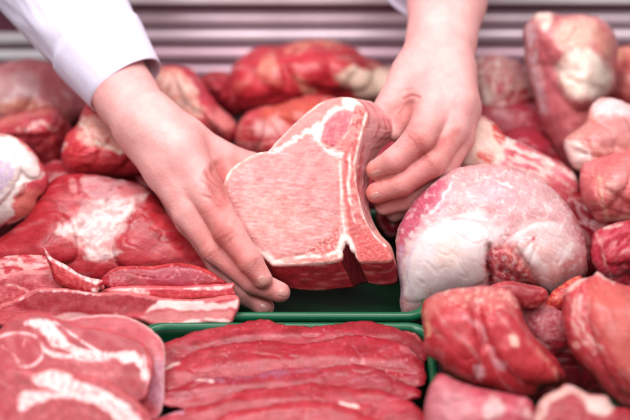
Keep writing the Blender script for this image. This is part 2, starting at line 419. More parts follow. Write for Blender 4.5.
fl = rbox('counter', -1.1, 1.1, .30, 1.46, -.05, 0, .004, DARKST); tag(fl, kind='structure')
YB = 1.40
panel = rbox('case_back_panel', -1.1, 1.1, YB+.012, YB+.04, 0, .30, .002, BACK)
tag(panel, 'blurred steel panel painted with mauve reflection behind the ribs at the back of the display', 'panel')
def rib(zc, h, x0, x1, mat, label, dep=.02, dz=0.0):
    o = rbox('rib_bar', x0, x1, -dep, 0, -h/2, h/2, h*.38, mat); o.location = (0, YB, zc); o.rotation_euler = (R(10) if dep > .012 else 0, dz, 0)
    tag(o, label, 'ribbed bar', 'horizontal bars along the back of the display'); return o
def z_at(py): r = ray(315, py); return HC+r[2]*(YB/r[1])
for i, (py, h, lab) in enumerate([(64, .015, 'lowest'), (47, .016, 'second from bottom'), (29, .016, 'second from top'), (12, .015, 'highest')]):
    rib(z_at(py), h, -.285, 1.0, STEEL if i in (2, 3) else ROSE, 'long blurred steel bar painted with its mauve reflection, %s of those behind the meat' % lab, dz=R([.2, .1, -.1, 0][i]))
for i, (py, h, lab) in enumerate([(53, .014, 'lower'), (36, .014, 'upper')]):
    rib(z_at(py), h, -1.0, -.29, WHITEM, 'bright white bar left of the sleeve, %s one of two' % lab, dep=.012)
led = rbox('ledge', -1.1, 1.1, YB-.03, YB+.05, z_at(-6), z_at(-6)+.03, .004, WHITEM); tag(led, 'pale lilac ledge at the very top edge above the ribs', 'ledge')
GREEN = simple('shaded_green_plastic', '#06371F', rough=.42, spec=.3, bump=.08, bscale=90)  # basin green darkened: the chop's shadow put into the plastic's colour
def rr_loop(x0, x1, y0, y1, r, z, n=8):
    out = []
    for cx, cy, a0 in ((x1-r, y1-r, 0), (x0+r, y1-r, 90), (x0+r, y0+r, 180), (x1-r, y0+r, 270)):
        for k in range(n+1):
            a = R(a0+90*k/n); out.append((cx+r*math.cos(a), cy+r*math.sin(a), z))
    return out
def loft(name, loops, mat, parent, cap0=False, cap1=False):
    n = len(loops[0]); V = [p for l in loops for p in l]; F_ = []
    for i in range(len(loops)-1):
        for j in range(n): F_.append((i*n+j, i*n+(j+1) % n, (i+1)*n+(j+1) % n, (i+1)*n+j))
    if cap0: F_.append(tuple(range(n))[::-1])
    if cap1: F_.append(tuple((len(loops)-1)*n+j for j in range(n)))
    return mesh_obj(name, V, F_, mat, parent)
def tray(x0, x1, y0, y1, label, zt=.048):
    GR2 = bpy.data.materials.get('lit_green_rim') or simple('lit_green_rim', '#0A5A38', rough=.3, spec=.5)  # brighter copy of the basin green, for the lit rim
    t = empty('tray', ((x0+x1)/2, (y0+y1)/2, .001), label, 'tray', 'green plastic display trays')
    lx, ly = (x1-x0)/2, (y1-y0)/2
    L_ = lambda ins, z: rr_loop(-lx+ins, lx-ins, -ly+ins, ly-ins, max(.022-ins*.5, .006), z)
    loft('basin', [L_(.012, 0), L_(.009, .002), L_(.0045, zt-.010), L_(.0045, zt-.004), L_(.0075, zt-.004), L_(.0085, zt-.010), L_(.0135, .006), L_(.018, .0035)], GREEN, t, cap0=True, cap1=True)
    loft('rim', [L_(.0046, zt-.009), L_(.0012, zt-.0085), L_(0, zt-.006), L_(.0004, zt-.003), L_(.002, zt-.001), L_(.0045, zt), L_(.0068, zt-.0012), L_(.0082, zt-.0040)], GR2, t)
tray(-.156, .104, .50, .887, 'green plastic tray under the stacked thin lean slices in front')
tray(-.142, .104, .893, 1.06, 'empty green tray directly below the held chop')
tray(.110, .40, .50, .887, 'green tray under the shiny red lumps at lower right')

# ------------------------------------------------------------------ lean slices in the front tray
TONE = (.85, .40, .48)
G = 'thin lean slices shingled in the front tray'
SL = [
 ([(148, 352), (164, 342), (182, 335), (212, 328), (240, 324), (262, 322), (282, 327), (310, 326), (345, 323), (372, 323), (400, 327), (417, 336), (424, 350), (420, 362), (380, 366), (300, 366), (200, 372), (154, 375)], .050,
  '#9C2A38', 'farthest thin dark red slice, touching the green rim', [('ridge', [(190, 346), (240, 336), (300, 333), (400, 334)], 4, .8), ('poly', [(330, 323), (400, 326), (420, 338), (415, 348), (370, 334)], '#8E2430', 3, dict(amt=.6)), ('line', [(408, 330), (420, 340)], 3, '#C98A7C', dict(amt=.6))]),
 ([(152, 385), (154, 372), (178, 360), (198, 349), (225, 343), (262, 341), (300, 342), (340, 338), (380, 338), (402, 340), (416, 350), (424, 364), (424, 380), (410, 388), (340, 392), (250, 394), (190, 396)], .053,
  '#A93240', 'broad smooth red slice second from the green rim', [('poly', [(250, 352), (300, 348), (345, 352), (330, 368), (280, 374)], '#B01E36', 9, dict(amt=.5)), ('ridge', [(180, 372), (240, 362), (330, 356), (400, 360)], 7, 1.4), ('ridge', [(320, 372), (370, 369), (412, 374)], 3, -1.2), ('mott', 6, .3, '#DDA0A4', dict(amt=.7, within=[(345, 360), (400, 352), (424, 366), (420, 382), (380, 376)])), ('poly', [(152, 365), (176, 360), (178, 366), (156, 372)], '#E4C4BC', 1.5), ('poly', [(398, 345), (410, 348), (418, 356), (402, 352)], '#D99AA0', 2, dict(amt=.6))]),
 ([(154, 400), (158, 392), (182, 383), (205, 377), (235, 376), (270, 373), (300, 368), (322, 370), (350, 366), (372, 368), (392, 372), (410, 384), (422, 398), (400, 405), (300, 408), (200, 410)], .056,
  '#A03240', 'mauve streaked slice with a white curl of fat at its left end', [('line', [(206, 379), (240, 377), (275, 373), (305, 370)], 3.5, '#96607A', dict(amt=.6, soft=4)), ('mott', 3, .0, '#A87C90', dict(amt=.5, st=3, within=[(200, 375), (300, 366), (310, 374), (210, 384)])), ('line', [(155, 389), (174, 381), (184, 377), (198, 379), (212, 381)], (3.2, 2.2), '#EBCFC2', dict(warp=1)), ('line', [(152, 362), (158, 358)], 4, '#E4C4BC'), ('poly', [(392, 371), (402, 374), (400, 378), (392, 376)], '#E3B4B0', 1.5), ('ridge', [(180, 392), (240, 385), (320, 378)], 4, .8)]),
 ([(134, 440), (134, 418), (154, 420), (185, 408), (215, 401), (235, 391), (275, 385), (320, 384), (360, 386), (395, 394), (418, 406), (436, 436), (400, 445), (250, 446)], .062,
  '#AC3C46', 'slice with a small cream fleck of fat at its centre top', [('poly', [(340, 403), (350, 403), (360, 408), (352, 411), (344, 409)], '#EBD0C6', 1.5), ('ridge', [(200, 412), (250, 400), (320, 398)], 5, 1.2), ('line', [(152, 416), (184, 412)], 3, '#C9A5B4', dict(amt=.8))]),
 ([(150, 450), (160, 430), (200, 424), (225, 412), (262, 405), (300, 402), (330, 404), (356, 411), (385, 424), (400, 450), (300, 460)], .066,
  '#B84C52', 'nearest pale red slice at the bottom edge of the picture', [('ridge', [(215, 424), (262, 411), (310, 408)], 5, 1.2)]),
]
for i, (o, z, bc, lab, ops) in enumerate(SL):
    piece('meat_slice', lab, 'meat slice', o, z=.044+(z-.05)*.5, el=78, T=2.6, Tb=2.5, slab=8, ow=2.5, base=bc, ops=[('mott', 18, .05, '#CC5C66', dict(amt=.4, st=2.5, ang=-.1)), ('mott', 14, .15, '#B01C38', dict(amt=.4, st=2, ang=.1, sd=61)), ('mott', 2.6, .42, '#DDA8A8', dict(amt=.6, sd=21)), ('mott', 5, .33, '#C98C98', dict(amt=.5, st=4, ang=-.1, sd=27)), ('mott', 10, .22, '#942434', dict(amt=.35, st=3, ang=-.12, sd=44))]+ops, group=G, fang=-.1, rough=2.6, rs=34, step=1.6, cr=.22, wob=7)

# ------------------------------------------------------------------ left front: steaks with white fat
piece('shoulder_steak', 'flat pale steak with a rounded right end, lying under the marbled steaks', 'steak',
  [(40, 330), (75, 317), (118, 315), (138, 321), (152, 330), (162, 341), (166, 352), (165, 375), (164, 405), (150, 420), (100, 400), (60, 370)], z=.060, el=66, T=3, Tb=2, slab=3, base='#BE5E64', side='#E3BDB6',
  ops=[('line', [(118, 315), (138, 321), (152, 330), (163, 342), (166, 355), (165, 380)], 2.2, '#EBC6C0', dict(warp=.8)), ('line', [(146, 324), (154, 336), (158, 360)], 5, '#D98D8C', dict(amt=.6, soft=5)), ('poly', [(148, 366), (166, 362), (166, 410), (150, 400)], '#C9A0B4', 4, dict(amt=.7)), ('mott', 5, .1, '#C05A62', dict(amt=.5))], step=1.4)
nA = [(-14, 345), (0, 330), (10, 320), (24, 314), (42, 313), (56, 318), (76, 324), (100, 328), (126, 335), (142, 342), (150, 352), (154, 366), (150, 385), (140, 402), (100, 400), (40, 395), (-14, 390)]
piece('neck_steak', 'marbled neck steak with a round red eye of muscle at far left', 'steak', nA, z=.072, el=68, T=5, Tb=6, slab=3.5, base='#B03844', side='#CE7A78', ow=1,
  ops=[('mott', 15, .05, '#8E2C38', dict(amt=.55, sd=40)), ('poly', [(24, 322), (40, 319), (52, 322), (62, 334), (74, 346), (92, 350), (112, 352), (132, 350), (138, 354), (146, 366), (148, 380), (140, 376), (134, 362), (118, 366), (90, 366), (60, 358), (44, 352), (40, 340), (30, 334)], '#F0DAD4', 2, dict(fat=.9)),
       ('poly', [(56, 324), (76, 328), (104, 332), (128, 340), (136, 348), (118, 350), (98, 347), (78, 340), (64, 332)], '#B4404C', 2), ('line', [(58, 320), (90, 326), (126, 334), (146, 346), (152, 366)], 3, '#D9807E', dict(amt=.8)),
       ('poly', [(8, 330), (26, 325), (44, 333), (52, 345), (70, 352), (60, 354), (40, 345), (26, 336), (6, 338)], '#B43C46', 2),
       ('poly', [(0, 336), (14, 332), (32, 334), (42, 344), (42, 356), (34, 364), (16, 366), (-6, 364), (-10, 345)], '#B83A46', 2), ('line', [(0, 337), (14, 333), (32, 335), (42, 345), (42, 357), (33, 365), (14, 367)], 1.8, '#EBCBC6', dict(warp=.8)),
       ('line', [(4, 346), (12, 354), (18, 362)], 2, '#E3B5B2', dict(amt=.8)), ('line', [(26, 340), (24, 346)], 1.5, '#E3B5B2', dict(amt=.8)),
       ('poly', [(38, 372), (46, 362), (66, 358), (96, 362), (114, 358), (122, 364), (120, 378), (110, 384), (80, 380), (56, 376)], '#BE5A5C', 2.5), ('mott', 4, .05, '#D08A86', dict(amt=.5, within=[(60, 360), (110, 360), (118, 378), (90, 380)])), ('mott', 5, .2, '#B03E46', dict(amt=.5, sd=9)),
       ('poly', [(124, 372), (132, 366), (140, 368), (138, 378), (132, 392), (122, 388), (118, 380)], '#A93038', 1.5), ('line', [(143, 356), (148, 372), (146, 392)], 2, '#E6B9B4'),
       ('line', [(100, 352), (84, 343), (66, 330), (54, 322)], 1.4, '#F0DAD4', dict(warp=.5))], step=1.3, mot=.7)
nB = [(-14, 380), (0, 366), (18, 366), (34, 372), (54, 368), (78, 374), (104, 380), (124, 392), (140, 404), (152, 420), (150, 450), (60, 460), (-14, 450)]
piece('neck_steak', 'marbled neck steak at the bottom left corner with a broad white fat band', 'steak', nB, z=.078, el=68, T=5, Tb=6, slab=3.5, base='#AC3844', side='#CE7A78', ow=1,
  ops=[('mott', 15, .05, '#8E2C38', dict(amt=.55, sd=41)), ('poly', [(32, 376), (46, 370), (60, 368), (68, 374), (78, 382), (100, 388), (120, 400), (138, 416), (146, 432), (126, 432), (108, 412), (86, 402), (60, 398), (34, 404), (22, 412), (16, 402), (24, 392), (50, 390), (38, 384)], '#F1DCD6', 2, dict(fat=.9)),
       ('line', [(60, 392), (30, 388)], 4, '#CC6A6A', dict(amt=.8)), ('line', [(70, 391), (100, 393)], 1.4, '#D98580', dict(amt=.5)),
       ('poly', [(26, 416), (40, 404), (70, 400), (100, 410), (116, 430), (60, 450), (24, 440)], '#B04A4E', 3), ('poly', [(84, 408), (98, 410), (112, 428), (100, 430)], '#A83A40', 4, dict(amt=.6)),
       ('poly', [(-10, 385), (10, 382), (20, 394), (16, 412), (4, 420), (-14, 420)], '#B02F3E', 4), ('line', [(8, 372), (30, 374)], 3, '#E3A09C', dict(amt=.6)), ('mott', 5, .1, '#D98080', dict(amt=.5)), ('line', [(80, 376), (106, 384), (130, 400)], 3, '#D4726E', dict(amt=.7))], step=1.3, mot=.7)

# ------------------------------------------------------------------ left middle: belly strips
GB = 'belly strips with layered fat'
piece('belly_strip', 'belly strip with a thick blunt white fat end beside the fingertips', 'belly strip',
  [(-10, 322), (0, 305), (14, 300), (28, 292), (40, 288), (70, 288), (100, 292), (130, 292), (165, 298), (200, 299), (232, 295), (239, 298), (240, 306), (235, 318), (229, 325), (205, 325), (180, 328), (158, 329), (140, 322), (110, 322), (80, 325), (50, 322), (20, 330)], z=.052, el=42, T=7, Tb=12, slab=4, base='#CC6C6C', side='#D58E8A', group=GB,
  ops=[('poly', [(28, 290), (44, 287), (100, 292), (140, 296), (160, 296), (158, 304), (138, 312), (110, 315), (70, 315), (40, 312), (20, 308), (8, 306), (20, 299)], '#AC3440', 2), ('mott', 4, .05, '#C8706F', dict(amt=.4, within=[(30, 290), (150, 294), (140, 312), (30, 310)])),
       ('poly', [(164, 300), (190, 302), (225, 303), (238, 300), (240, 308), (228, 308), (200, 311), (180, 310), (160, 309), (146, 312)], '#F3DED6', 2, dict(fat=.9)), ('line', [(160, 303), (175, 301), (200, 302)], 4, '#F3DED6', dict(fat=.9)),
       ('poly', [(140, 316), (165, 311), (200, 312), (232, 310), (230, 318), (200, 320), (160, 322)], '#E3A099', 2.5), ('line', [(146, 325), (175, 325), (205, 321), (232, 322)], 4, '#F3DED6', dict(soft=2)),
       ('line', [(20, 300), (28, 291), (40, 287), (44, 291), (60, 290), (80, 292), (100, 294)], 2.6, '#F0D8D0', dict(warp=2, ws=5)), ('poly', [(52, 316), (80, 313), (104, 317), (118, 314), (112, 322), (80, 324), (60, 322)], '#E0B3AD', 2)], step=1.3, mot=.6)
piece('belly_strip', 'narrow belly strip lying on top with a thin white fat line and squared right end', 'belly strip',
  [(100, 292), (120, 286), (146, 286), (172, 286), (200, 285), (222, 284), (234, 283), (234, 290), (233, 297), (205, 299), (170, 300), (135, 296)], z=.058, el=42, T=6, Tb=9, slab=4, base='#C6525A', side='#D97F7C', group=GB,
  ops=[('line', [(110, 292), (140, 288), (170, 287), (200, 288), (222, 287), (234, 284)], 3.6, '#F3DED6', dict(warp=1.5, soft=1)), ('poly', [(112, 288), (130, 287), (150, 292), (140, 298), (120, 298)], '#F0D8D0', 2, dict(fat=.9)), ('mott', 4, .1, '#DE8C86', dict(amt=.5))], step=1.3, mot=.6)
piece('meat_slice', 'rosy oval slice with a glossy orange lip just left of the fingers', 'meat slice',
  [(100, 285), (106, 274), (118, 267), (136, 266), (155, 266), (172, 263), (190, 264), (208, 270), (220, 278), (226, 284), (200, 289), (165, 290), (130, 292)], z=.062, el=48, T=7, Tb=8, p=.45, base='#A83846',
  ops=[('line', [(110, 271), (135, 266), (155, 267), (172, 263), (190, 265), (208, 271), (222, 280)], 2.2, '#D4675C', dict(warp=1)), ('poly', [(150, 272), (185, 270), (205, 278), (190, 285), (150, 284)], '#B5566C', 5, dict(amt=.6)), ('mott', 4, .28, '#E0A0A0', dict(amt=.6))], step=1.4)
piece('belly_strip', 'upper left belly strip with a wavy pale edge, running off the left side', 'belly strip',
  [(-14, 282), (10, 273), (34, 270), (56, 271), (80, 276), (100, 282), (104, 290), (80, 293), (44, 292), (30, 296), (14, 302), (-14, 306)], z=.060, el=46, T=6, Tb=8, slab=5, base='#B44A52', side='#DFA39C', group=GB,
  ops=[('line', [(-10, 281), (12, 273), (34, 270), (50, 271)], 2.2, '#EBC3BA', dict(warp=1)), ('line', [(8, 284), (22, 288), (30, 294)], 1.6, '#E9C2B8'), ('mott', 4, .05, '#D98A86', dict(amt=.5))], step=1.4)
piece('belly_strip', 'farthest belly strip at the left edge, mottled cream and pink', 'belly strip',
  [(-14, 268), (0, 258), (20, 255), (44, 256), (60, 262), (66, 272), (50, 276), (10, 280), (-14, 286)], z=.062, el=46, T=6, Tb=8, slab=5, base='#C4545C', group=GB,
  ops=[('mott', 6, -.02, '#E9C8BE', dict(amt=.8, st=2)), ('line', [(0, 262), (20, 264), (44, 260)], 3, '#E9C8BE', dict(amt=.7))], step=1.5)
piece('belly_strip', 'small curled strip whose white point sticks up above the others', 'belly strip',
  [(44, 247), (49, 254), (56, 260), (68, 266), (80, 274), (92, 278), (104, 281), (100, 288), (96, 295), (84, 294), (66, 288), (54, 280), (50, 268), (46, 258)], z=.074, el=42, T=8, Tb=6, slab=5, base='#BE3F42', group=GB, ow=.8,
  ops=[('line', [(44, 247), (49, 256), (58, 262), (70, 269), (84, 277), (96, 280)], 4.6, '#F3DDD6', dict(warp=1, soft=1)), ('poly', [(86, 275), (100, 275), (104, 281), (96, 284), (88, 281)], '#F3DDD6', 1.2, dict(fat=.9)), ('poly', [(93, 288), (100, 287), (101, 293), (95, 296), (92, 293)], '#F3DDD6', 1, dict(fat=.9)),
       ('mott', 3, .15, '#E28A7C', dict(amt=.6, ang=1.3, st=2))], step=1.2)
# ------------------------------------------------------------------ large cuts, front to back
W = '#F0DEDC'
TONE = (1, 1, 1)
# big flat loin on the left with silverskin patch
piece('pork_loin', 'large dark red loin with a ragged white silverskin patch in its middle', 'meat cut',
  [(-14, 255), (0, 238), (14, 228), (26, 215), (38, 196), (50, 182), (66, 174), (88, 174), (112, 178), (140, 184), (162, 200), (182, 226), (204, 250), (216, 264), (222, 276), (200, 282), (150, 284), (100, 286), (60, 282), (20, 272), (-14, 272)], z=.048, el=56, T=34, Tb=30, p=.5, base='#A32830', rough=2.2, rs=24, fang=-.15, cr=.18,
  ops=[('lobe', [(112, 250), (120, 228), (134, 208), (150, 200), (170, 214), (200, 244), (218, 268), (214, 280), (160, 276), (125, 270)], 14, .5),
       ('lobe', [(-10, 250), (20, 226), (50, 212), (70, 218), (78, 240), (72, 262), (30, 268), (-8, 268)], 9, .5), ('ridge', [(60, 218), (78, 240), (98, 256)], 4, -1.5),
       ('poly', [(86, 176), (112, 179), (142, 188), (146, 196), (132, 210), (122, 228), (114, 244), (122, 254), (104, 260), (88, 256), (80, 244), (60, 236), (58, 228), (72, 222), (82, 208), (90, 200), (84, 190)], '#D9B4B0', 3, dict(warp=5, ws=9, fat=.8)),
       ('poly', [(90, 200), (118, 196), (136, 204), (124, 220), (112, 244), (104, 258), (90, 252), (66, 232), (80, 214)], '#E6CFC8', 5, dict(warp=5, ws=8, amt=.8, fat=.8)),
       ('poly', [(86, 178), (140, 184), (142, 194), (110, 200), (88, 196)], '#B77078', 5, dict(amt=.7, warp=4)), ('mott', 5, .05, '#C9878A', dict(amt=.5, within=[(86, 176), (146, 190), (112, 250), (70, 232)])),
       ('poly', [(69, 182), (75, 180), (78, 192), (72, 193)], '#D98C8C', 2, dict(amt=.7)),
       ('mott', 12, .1, '#BF3F45', dict(amt=.5, st=2.5, ang=-.2)), ('mott', 9, .25, '#7E1820', dict(amt=.5, st=2, sd=60))], step=1.6)
# bone end
piece('bone_end_cut', 'knobbly cut at the left edge capped with white fat and lilac bone', 'meat cut',
  [(-30, 140), (-10, 133), (8, 134), (24, 142), (36, 154), (45, 168), (49, 182), (46, 194), (38, 200), (36, 212), (24, 220), (8, 226), (-12, 232), (-34, 226), (-42, 180)], z=.085, el=38, T=34, Tb=34, p=.5, base='#C4525A', rough=1.5,
  ops=[('lobe', [(-30, 150), (0, 142), (18, 148), (20, 175), (4, 200), (-20, 215)], 8, .6), ('lobe', [(18, 148), (30, 154), (40, 168), (38, 178), (28, 178), (20, 168)], 5, .5), ('lobe', [(14, 184), (22, 182), (24, 192), (16, 196)], 3, .5),
       ('poly', [(-30, 142), (-8, 136), (10, 138), (26, 148), (38, 164), (42, 176), (32, 180), (24, 184), (22, 194), (14, 200), (12, 214), (0, 224), (-30, 225)], '#EEDFDA', 2.5, dict(warp=4, fat=1)),
       ('poly', [(-12, 160), (4, 162), (14, 172), (10, 180), (0, 196), (-14, 200)], '#B9A0C4', 3, dict(amt=.75, warp=5, ws=6)), ('mott', 4, .2, '#E0C4B0', dict(amt=.6, within=[(-20, 140), (20, 150), (30, 180), (0, 220), (-20, 220)])),
       ('poly', [(20, 196), (30, 190), (42, 192), (36, 210), (22, 218), (14, 214)], '#D9776E', 3), ('line', [(-10, 134), (10, 137), (26, 146)], 3, '#E09A8A', dict(amt=.6)), ('line', [(10, 224), (24, 218)], 3, '#EBD6CE')], step=1.5)
# cut under the wrist
piece('trimmed_cut', 'red cut with white fat strands directly under the left wrist', 'meat cut',
  [(62, 165), (61, 150), (66, 136), (76, 126), (82, 112), (88, 102), (94, 106), (104, 114), (116, 124), (130, 140), (144, 156), (152, 168), (146, 176), (120, 178), (90, 177), (72, 176)], z=.085, el=40, T=30, Tb=34, p=.5, base='#BE3840',
  ops=[('poly', [(84, 118), (94, 112), (106, 122), (122, 138), (126, 150), (110, 150), (92, 146), (78, 140), (80, 128)], '#E0A89A', 4, dict(warp=4, fat=.5)), ('line', [(84, 116), (82, 124), (90, 136)], 3.5, '#F0D2C6', dict(warp=2)), ('line', [(95, 142), (110, 148), (124, 152)], 4, '#EDD5C4', dict(warp=3)), ('line', [(62, 150), (66, 144)], 3, '#E9C4BE', dict(amt=.8)), ('mott', 5, .2, '#DF6A58', dict(amt=.6)), ('poly', [(78, 154), (110, 154), (140, 160), (144, 172), (90, 174)], '#B2323A', 4, dict(amt=.7))], step=1.7)
piece('trimmed_cut', 'fatty orange tinged cut right of the cuff, behind the wrist', 'meat cut',
  [(150, 82), (156, 70), (166, 65), (180, 66), (192, 70), (202, 80), (212, 96), (222, 108), (232, 118), (237, 130), (232, 142), (214, 146), (190, 136), (168, 122), (152, 104)], z=.072, el=38, T=30, Tb=32, p=.5, base='#BE424A',
  ops=[('poly', [(152, 80), (164, 68), (178, 70), (190, 82), (198, 100), (204, 116), (190, 122), (170, 110), (156, 98)], '#DE9C8C', 5, dict(warp=5, fat=.6)), ('mott', 7, .05, '#EBC7BA', dict(amt=.7, within=[(160, 75), (190, 80), (200, 110), (185, 120), (160, 100)])), ('poly', [(208, 110), (222, 108), (234, 122), (226, 136), (212, 128)], '#DC8F8A', 5, dict(amt=.7)), ('line', [(194, 76), (206, 96), (214, 108)], 8, '#A83444', dict(amt=.7, soft=5))], step=2)
TONE = (1.02, 1.4, 1.3)  # back cuts: haze put into the lean as paler, pinker colour
# back left
piece('ham_joint', 'brownish pink leg joint against the left edge below the white bars', 'meat cut',
  [(-30, 120), (-24, 82), (-6, 66), (12, 60), (34, 58), (56, 64), (72, 76), (82, 90), (86, 104), (80, 118), (66, 128), (40, 136), (0, 140)], z=.070, el=36, T=44, Tb=44, base='#B9686A', rough=2,
  ops=[('poly', [(-20, 84), (10, 72), (34, 74), (40, 92), (20, 100), (-10, 110)], '#CE9A9C', 8, dict(amt=.7)), ('poly', [(48, 72), (70, 84), (80, 100), (66, 112), (48, 100), (40, 84)], '#A04B50', 8, dict(amt=.8)), ('line', [(-10, 112), (20, 104), (44, 108), (60, 116)], 7, '#CC7A62', dict(amt=.7, soft=5)), ('line', [(4, 100), (24, 92), (34, 96)], 4, '#DDBCBC', dict(amt=.6, soft=4))], step=2.2)
piece('rolled_cut', 'dark glossy folded cut between the leg joint and the cut under the wrist', 'meat cut',
  [(-20, 130), (0, 118), (20, 112), (44, 106), (58, 108), (66, 118), (72, 130), (68, 144), (64, 160), (64, 172), (48, 184), (20, 176), (-10, 150)], z=.066, el=38, T=34, Tb=34, base='#A5323A', rough=2,
  ops=[('lobe', [(-10, 130), (20, 114), (50, 108), (66, 120), (60, 132), (40, 136), (10, 136)], 10, .5), ('line', [(2, 122), (24, 116), (46, 110), (58, 114)], 6, '#D4685F', dict(amt=.7, soft=4)), ('line', [(20, 130), (40, 124), (56, 130)], 4, '#D9A09E', dict(amt=.7, soft=3)), ('poly', [(30, 140), (60, 140), (62, 165), (40, 172)], '#7E1A22', 6, dict(amt=.8)), ('mott', 8, .15, '#C2504F', dict(amt=.5))], step=2)
# back centre
piece('meat_joint', 'big bright red joint behind the chop, streaked with orange fat', 'meat cut',
  [(226, 92), (230, 72), (240, 58), (258, 48), (284, 44), (312, 40), (336, 42), (354, 48), (370, 58), (388, 66), (410, 72), (415, 90), (400, 106), (360, 112), (320, 112), (280, 118), (246, 116), (230, 106)], z=.060, el=38, T=42, Tb=40, base='#B02A32', rough=3, rs=20,
  ops=[('lobe', [(286, 56), (320, 46), (352, 54), (372, 70), (360, 90), (320, 88), (294, 78)], 9, .5), ('lobe', [(236, 66), (264, 54), (284, 66), (282, 92), (250, 100), (234, 88)], 8, .5), ('ridge', [(286, 56), (290, 78), (300, 100)], 5, -3),
       ('line', [(290, 52), (312, 44), (336, 44)], 6, '#DB7E68', dict(amt=.8, soft=4, warp=4)), ('poly', [(262, 60), (274, 56), (282, 68), (272, 76), (262, 70)], '#DA7A6C', 4, dict(amt=.8, warp=4)), ('line', [(296, 76), (308, 90), (314, 104)], 6, '#DE8A78', dict(amt=.7, soft=4, warp=4)), ('line', [(240, 86), (262, 78), (282, 84)], 5, '#C9584F', dict(amt=.6, soft=4)),
       ('poly', [(336, 78), (360, 66), (386, 68), (400, 82), (392, 98), (366, 96), (350, 90)], '#EBC8B4', 5, dict(warp=4, fat=.9)), ('line', [(352, 62), (372, 68)], 6, '#A5222C', dict(soft=4)), ('line', [(306, 66), (336, 62)], 9, '#BE333B', dict(soft=5))], step=2.1)
piece('meat_joint', 'smooth brick red joint just behind the upper left edge of the chop', 'meat cut',
  [(236, 132), (242, 118), (254, 110), (276, 104), (300, 98), (322, 94), (340, 100), (345, 120), (340, 145), (300, 165), (262, 166), (242, 156), (236, 146)], z=.062, el=38, T=36, Tb=34, base='#B43A3E', rough=2,
  ops=[('poly', [(262, 106), (300, 98), (330, 100), (300, 120), (270, 126)], '#C6503F', 8, dict(amt=.6)), ('poly', [(254, 124), (278, 120), (284, 130), (262, 136)], '#D08A8C', 5, dict(amt=.6)), ('mott', 9, .15, '#CB6A66', dict(amt=.5))], step=1.9)
# back right
piece('meat_joint', 'mottled red and cream joint behind the right wrist', 'meat cut',
  [(462, 95), (466, 70), (478, 56), (492, 54), (510, 58), (524, 66), (534, 80), (540, 100), (538, 124), (526, 138), (500, 140), (475, 128)], z=.066, el=36, T=36, Tb=36, base='#B54650', rough=2.5,
  ops=[('mott', 9, .0, '#DDA29C', dict(amt=.8)), ('poly', [(478, 58), (498, 56), (520, 66), (528, 82), (506, 84), (486, 78)], '#CB7F7E', 7, dict(amt=.7)), ('mott', 6, .25, '#EBCCC4', dict(amt=.8, sd=70)), ('poly', [(500, 98), (536, 94), (534, 132), (504, 134)], '#A8323C', 8, dict(amt=.7)), ('line', [(478, 84), (488, 96), (482, 104)], 6, '#EBD2C8', dict(amt=.8, soft=4))], step=2.2)
piece('ham_joint', 'tall pale leg standing against the steel bars at upper right', 'meat cut',
  [(524, 50), (524, 28), (532, 16), (546, 12), (562, 14), (580, 14), (600, 18), (612, 28), (618, 46), (616, 70), (614, 92), (600, 112), (606, 140), (596, 160), (580, 176), (564, 168), (550, 146), (540, 120), (532, 90)], z=.105, el=30, T=42, Tb=36, base='#C97A78', rough=2.5, fang=1.3,
  ops=[('lobe', [(560, 50), (590, 44), (612, 60), (604, 96), (576, 110), (560, 86)], 10, .6), ('poly', [(562, 62), (584, 50), (604, 64), (610, 84), (590, 98), (570, 96), (560, 80)], '#F0D6C8', 7, dict(warp=5, fat=.8)), ('poly', [(534, 14), (552, 14), (548, 30), (540, 28)], '#F0D8C8', 5, dict(amt=.9)), ('poly', [(566, 20), (594, 22), (590, 46), (566, 50), (556, 36)], '#E0AFA0', 7, dict(amt=.8)), ('poly', [(594, 28), (612, 40), (610, 62), (598, 50)], '#C77A6C', 5, dict(amt=.8)), ('line', [(531, 30), (536, 70), (546, 110)], 8, '#CFA3AC', dict(amt=.8, soft=5)), ('line', [(540, 24), (548, 60), (552, 100)], 9, '#B8505C', dict(amt=.6, soft=6)), ('poly', [(546, 80), (562, 86), (570, 140), (560, 158), (548, 130)], '#B54F58', 6, dict(amt=.7))], step=2.2)
piece('pork_shank', 'pale round shank end with a white cap, leaning on the tall leg', 'meat cut',
  [(564, 144), (572, 132), (584, 122), (590, 106), (600, 98), (616, 98), (632, 106), (650, 120), (652, 160), (630, 178), (604, 180), (584, 176), (568, 162)], z=.100, el=36, T=32, Tb=30, base='#CC8078', rough=1.8,
  ops=[('lobe', [(562, 142), (580, 140), (592, 156), (588, 172), (570, 166)], 8, .5), ('poly', [(564, 142), (574, 140), (590, 152), (598, 168), (584, 176), (568, 164)], '#EBCBC6', 3, dict(fat=.9, warp=3)), ('poly', [(596, 102), (616, 98), (636, 108), (632, 118), (608, 116), (594, 112)], '#E9C2C4', 4, dict(amt=.9, fat=.6)), ('poly', [(590, 126), (620, 118), (636, 130), (612, 150), (592, 146)], '#C96F70', 8, dict(amt=.7))], step=2)
piece('meat_joint', 'salmon coloured joint cut off by the right edge, beside the tall leg', 'meat cut',
  [(612, 50), (622, 46), (650, 44), (670, 60), (670, 130), (640, 124), (618, 112), (608, 96), (612, 72)], z=.070, el=36, T=34, Tb=34, base='#C2645C', rough=2, ops=[('line', [(616, 54), (634, 52)], 8, '#DD9A84', dict(amt=.7, soft=5))], step=2.4)
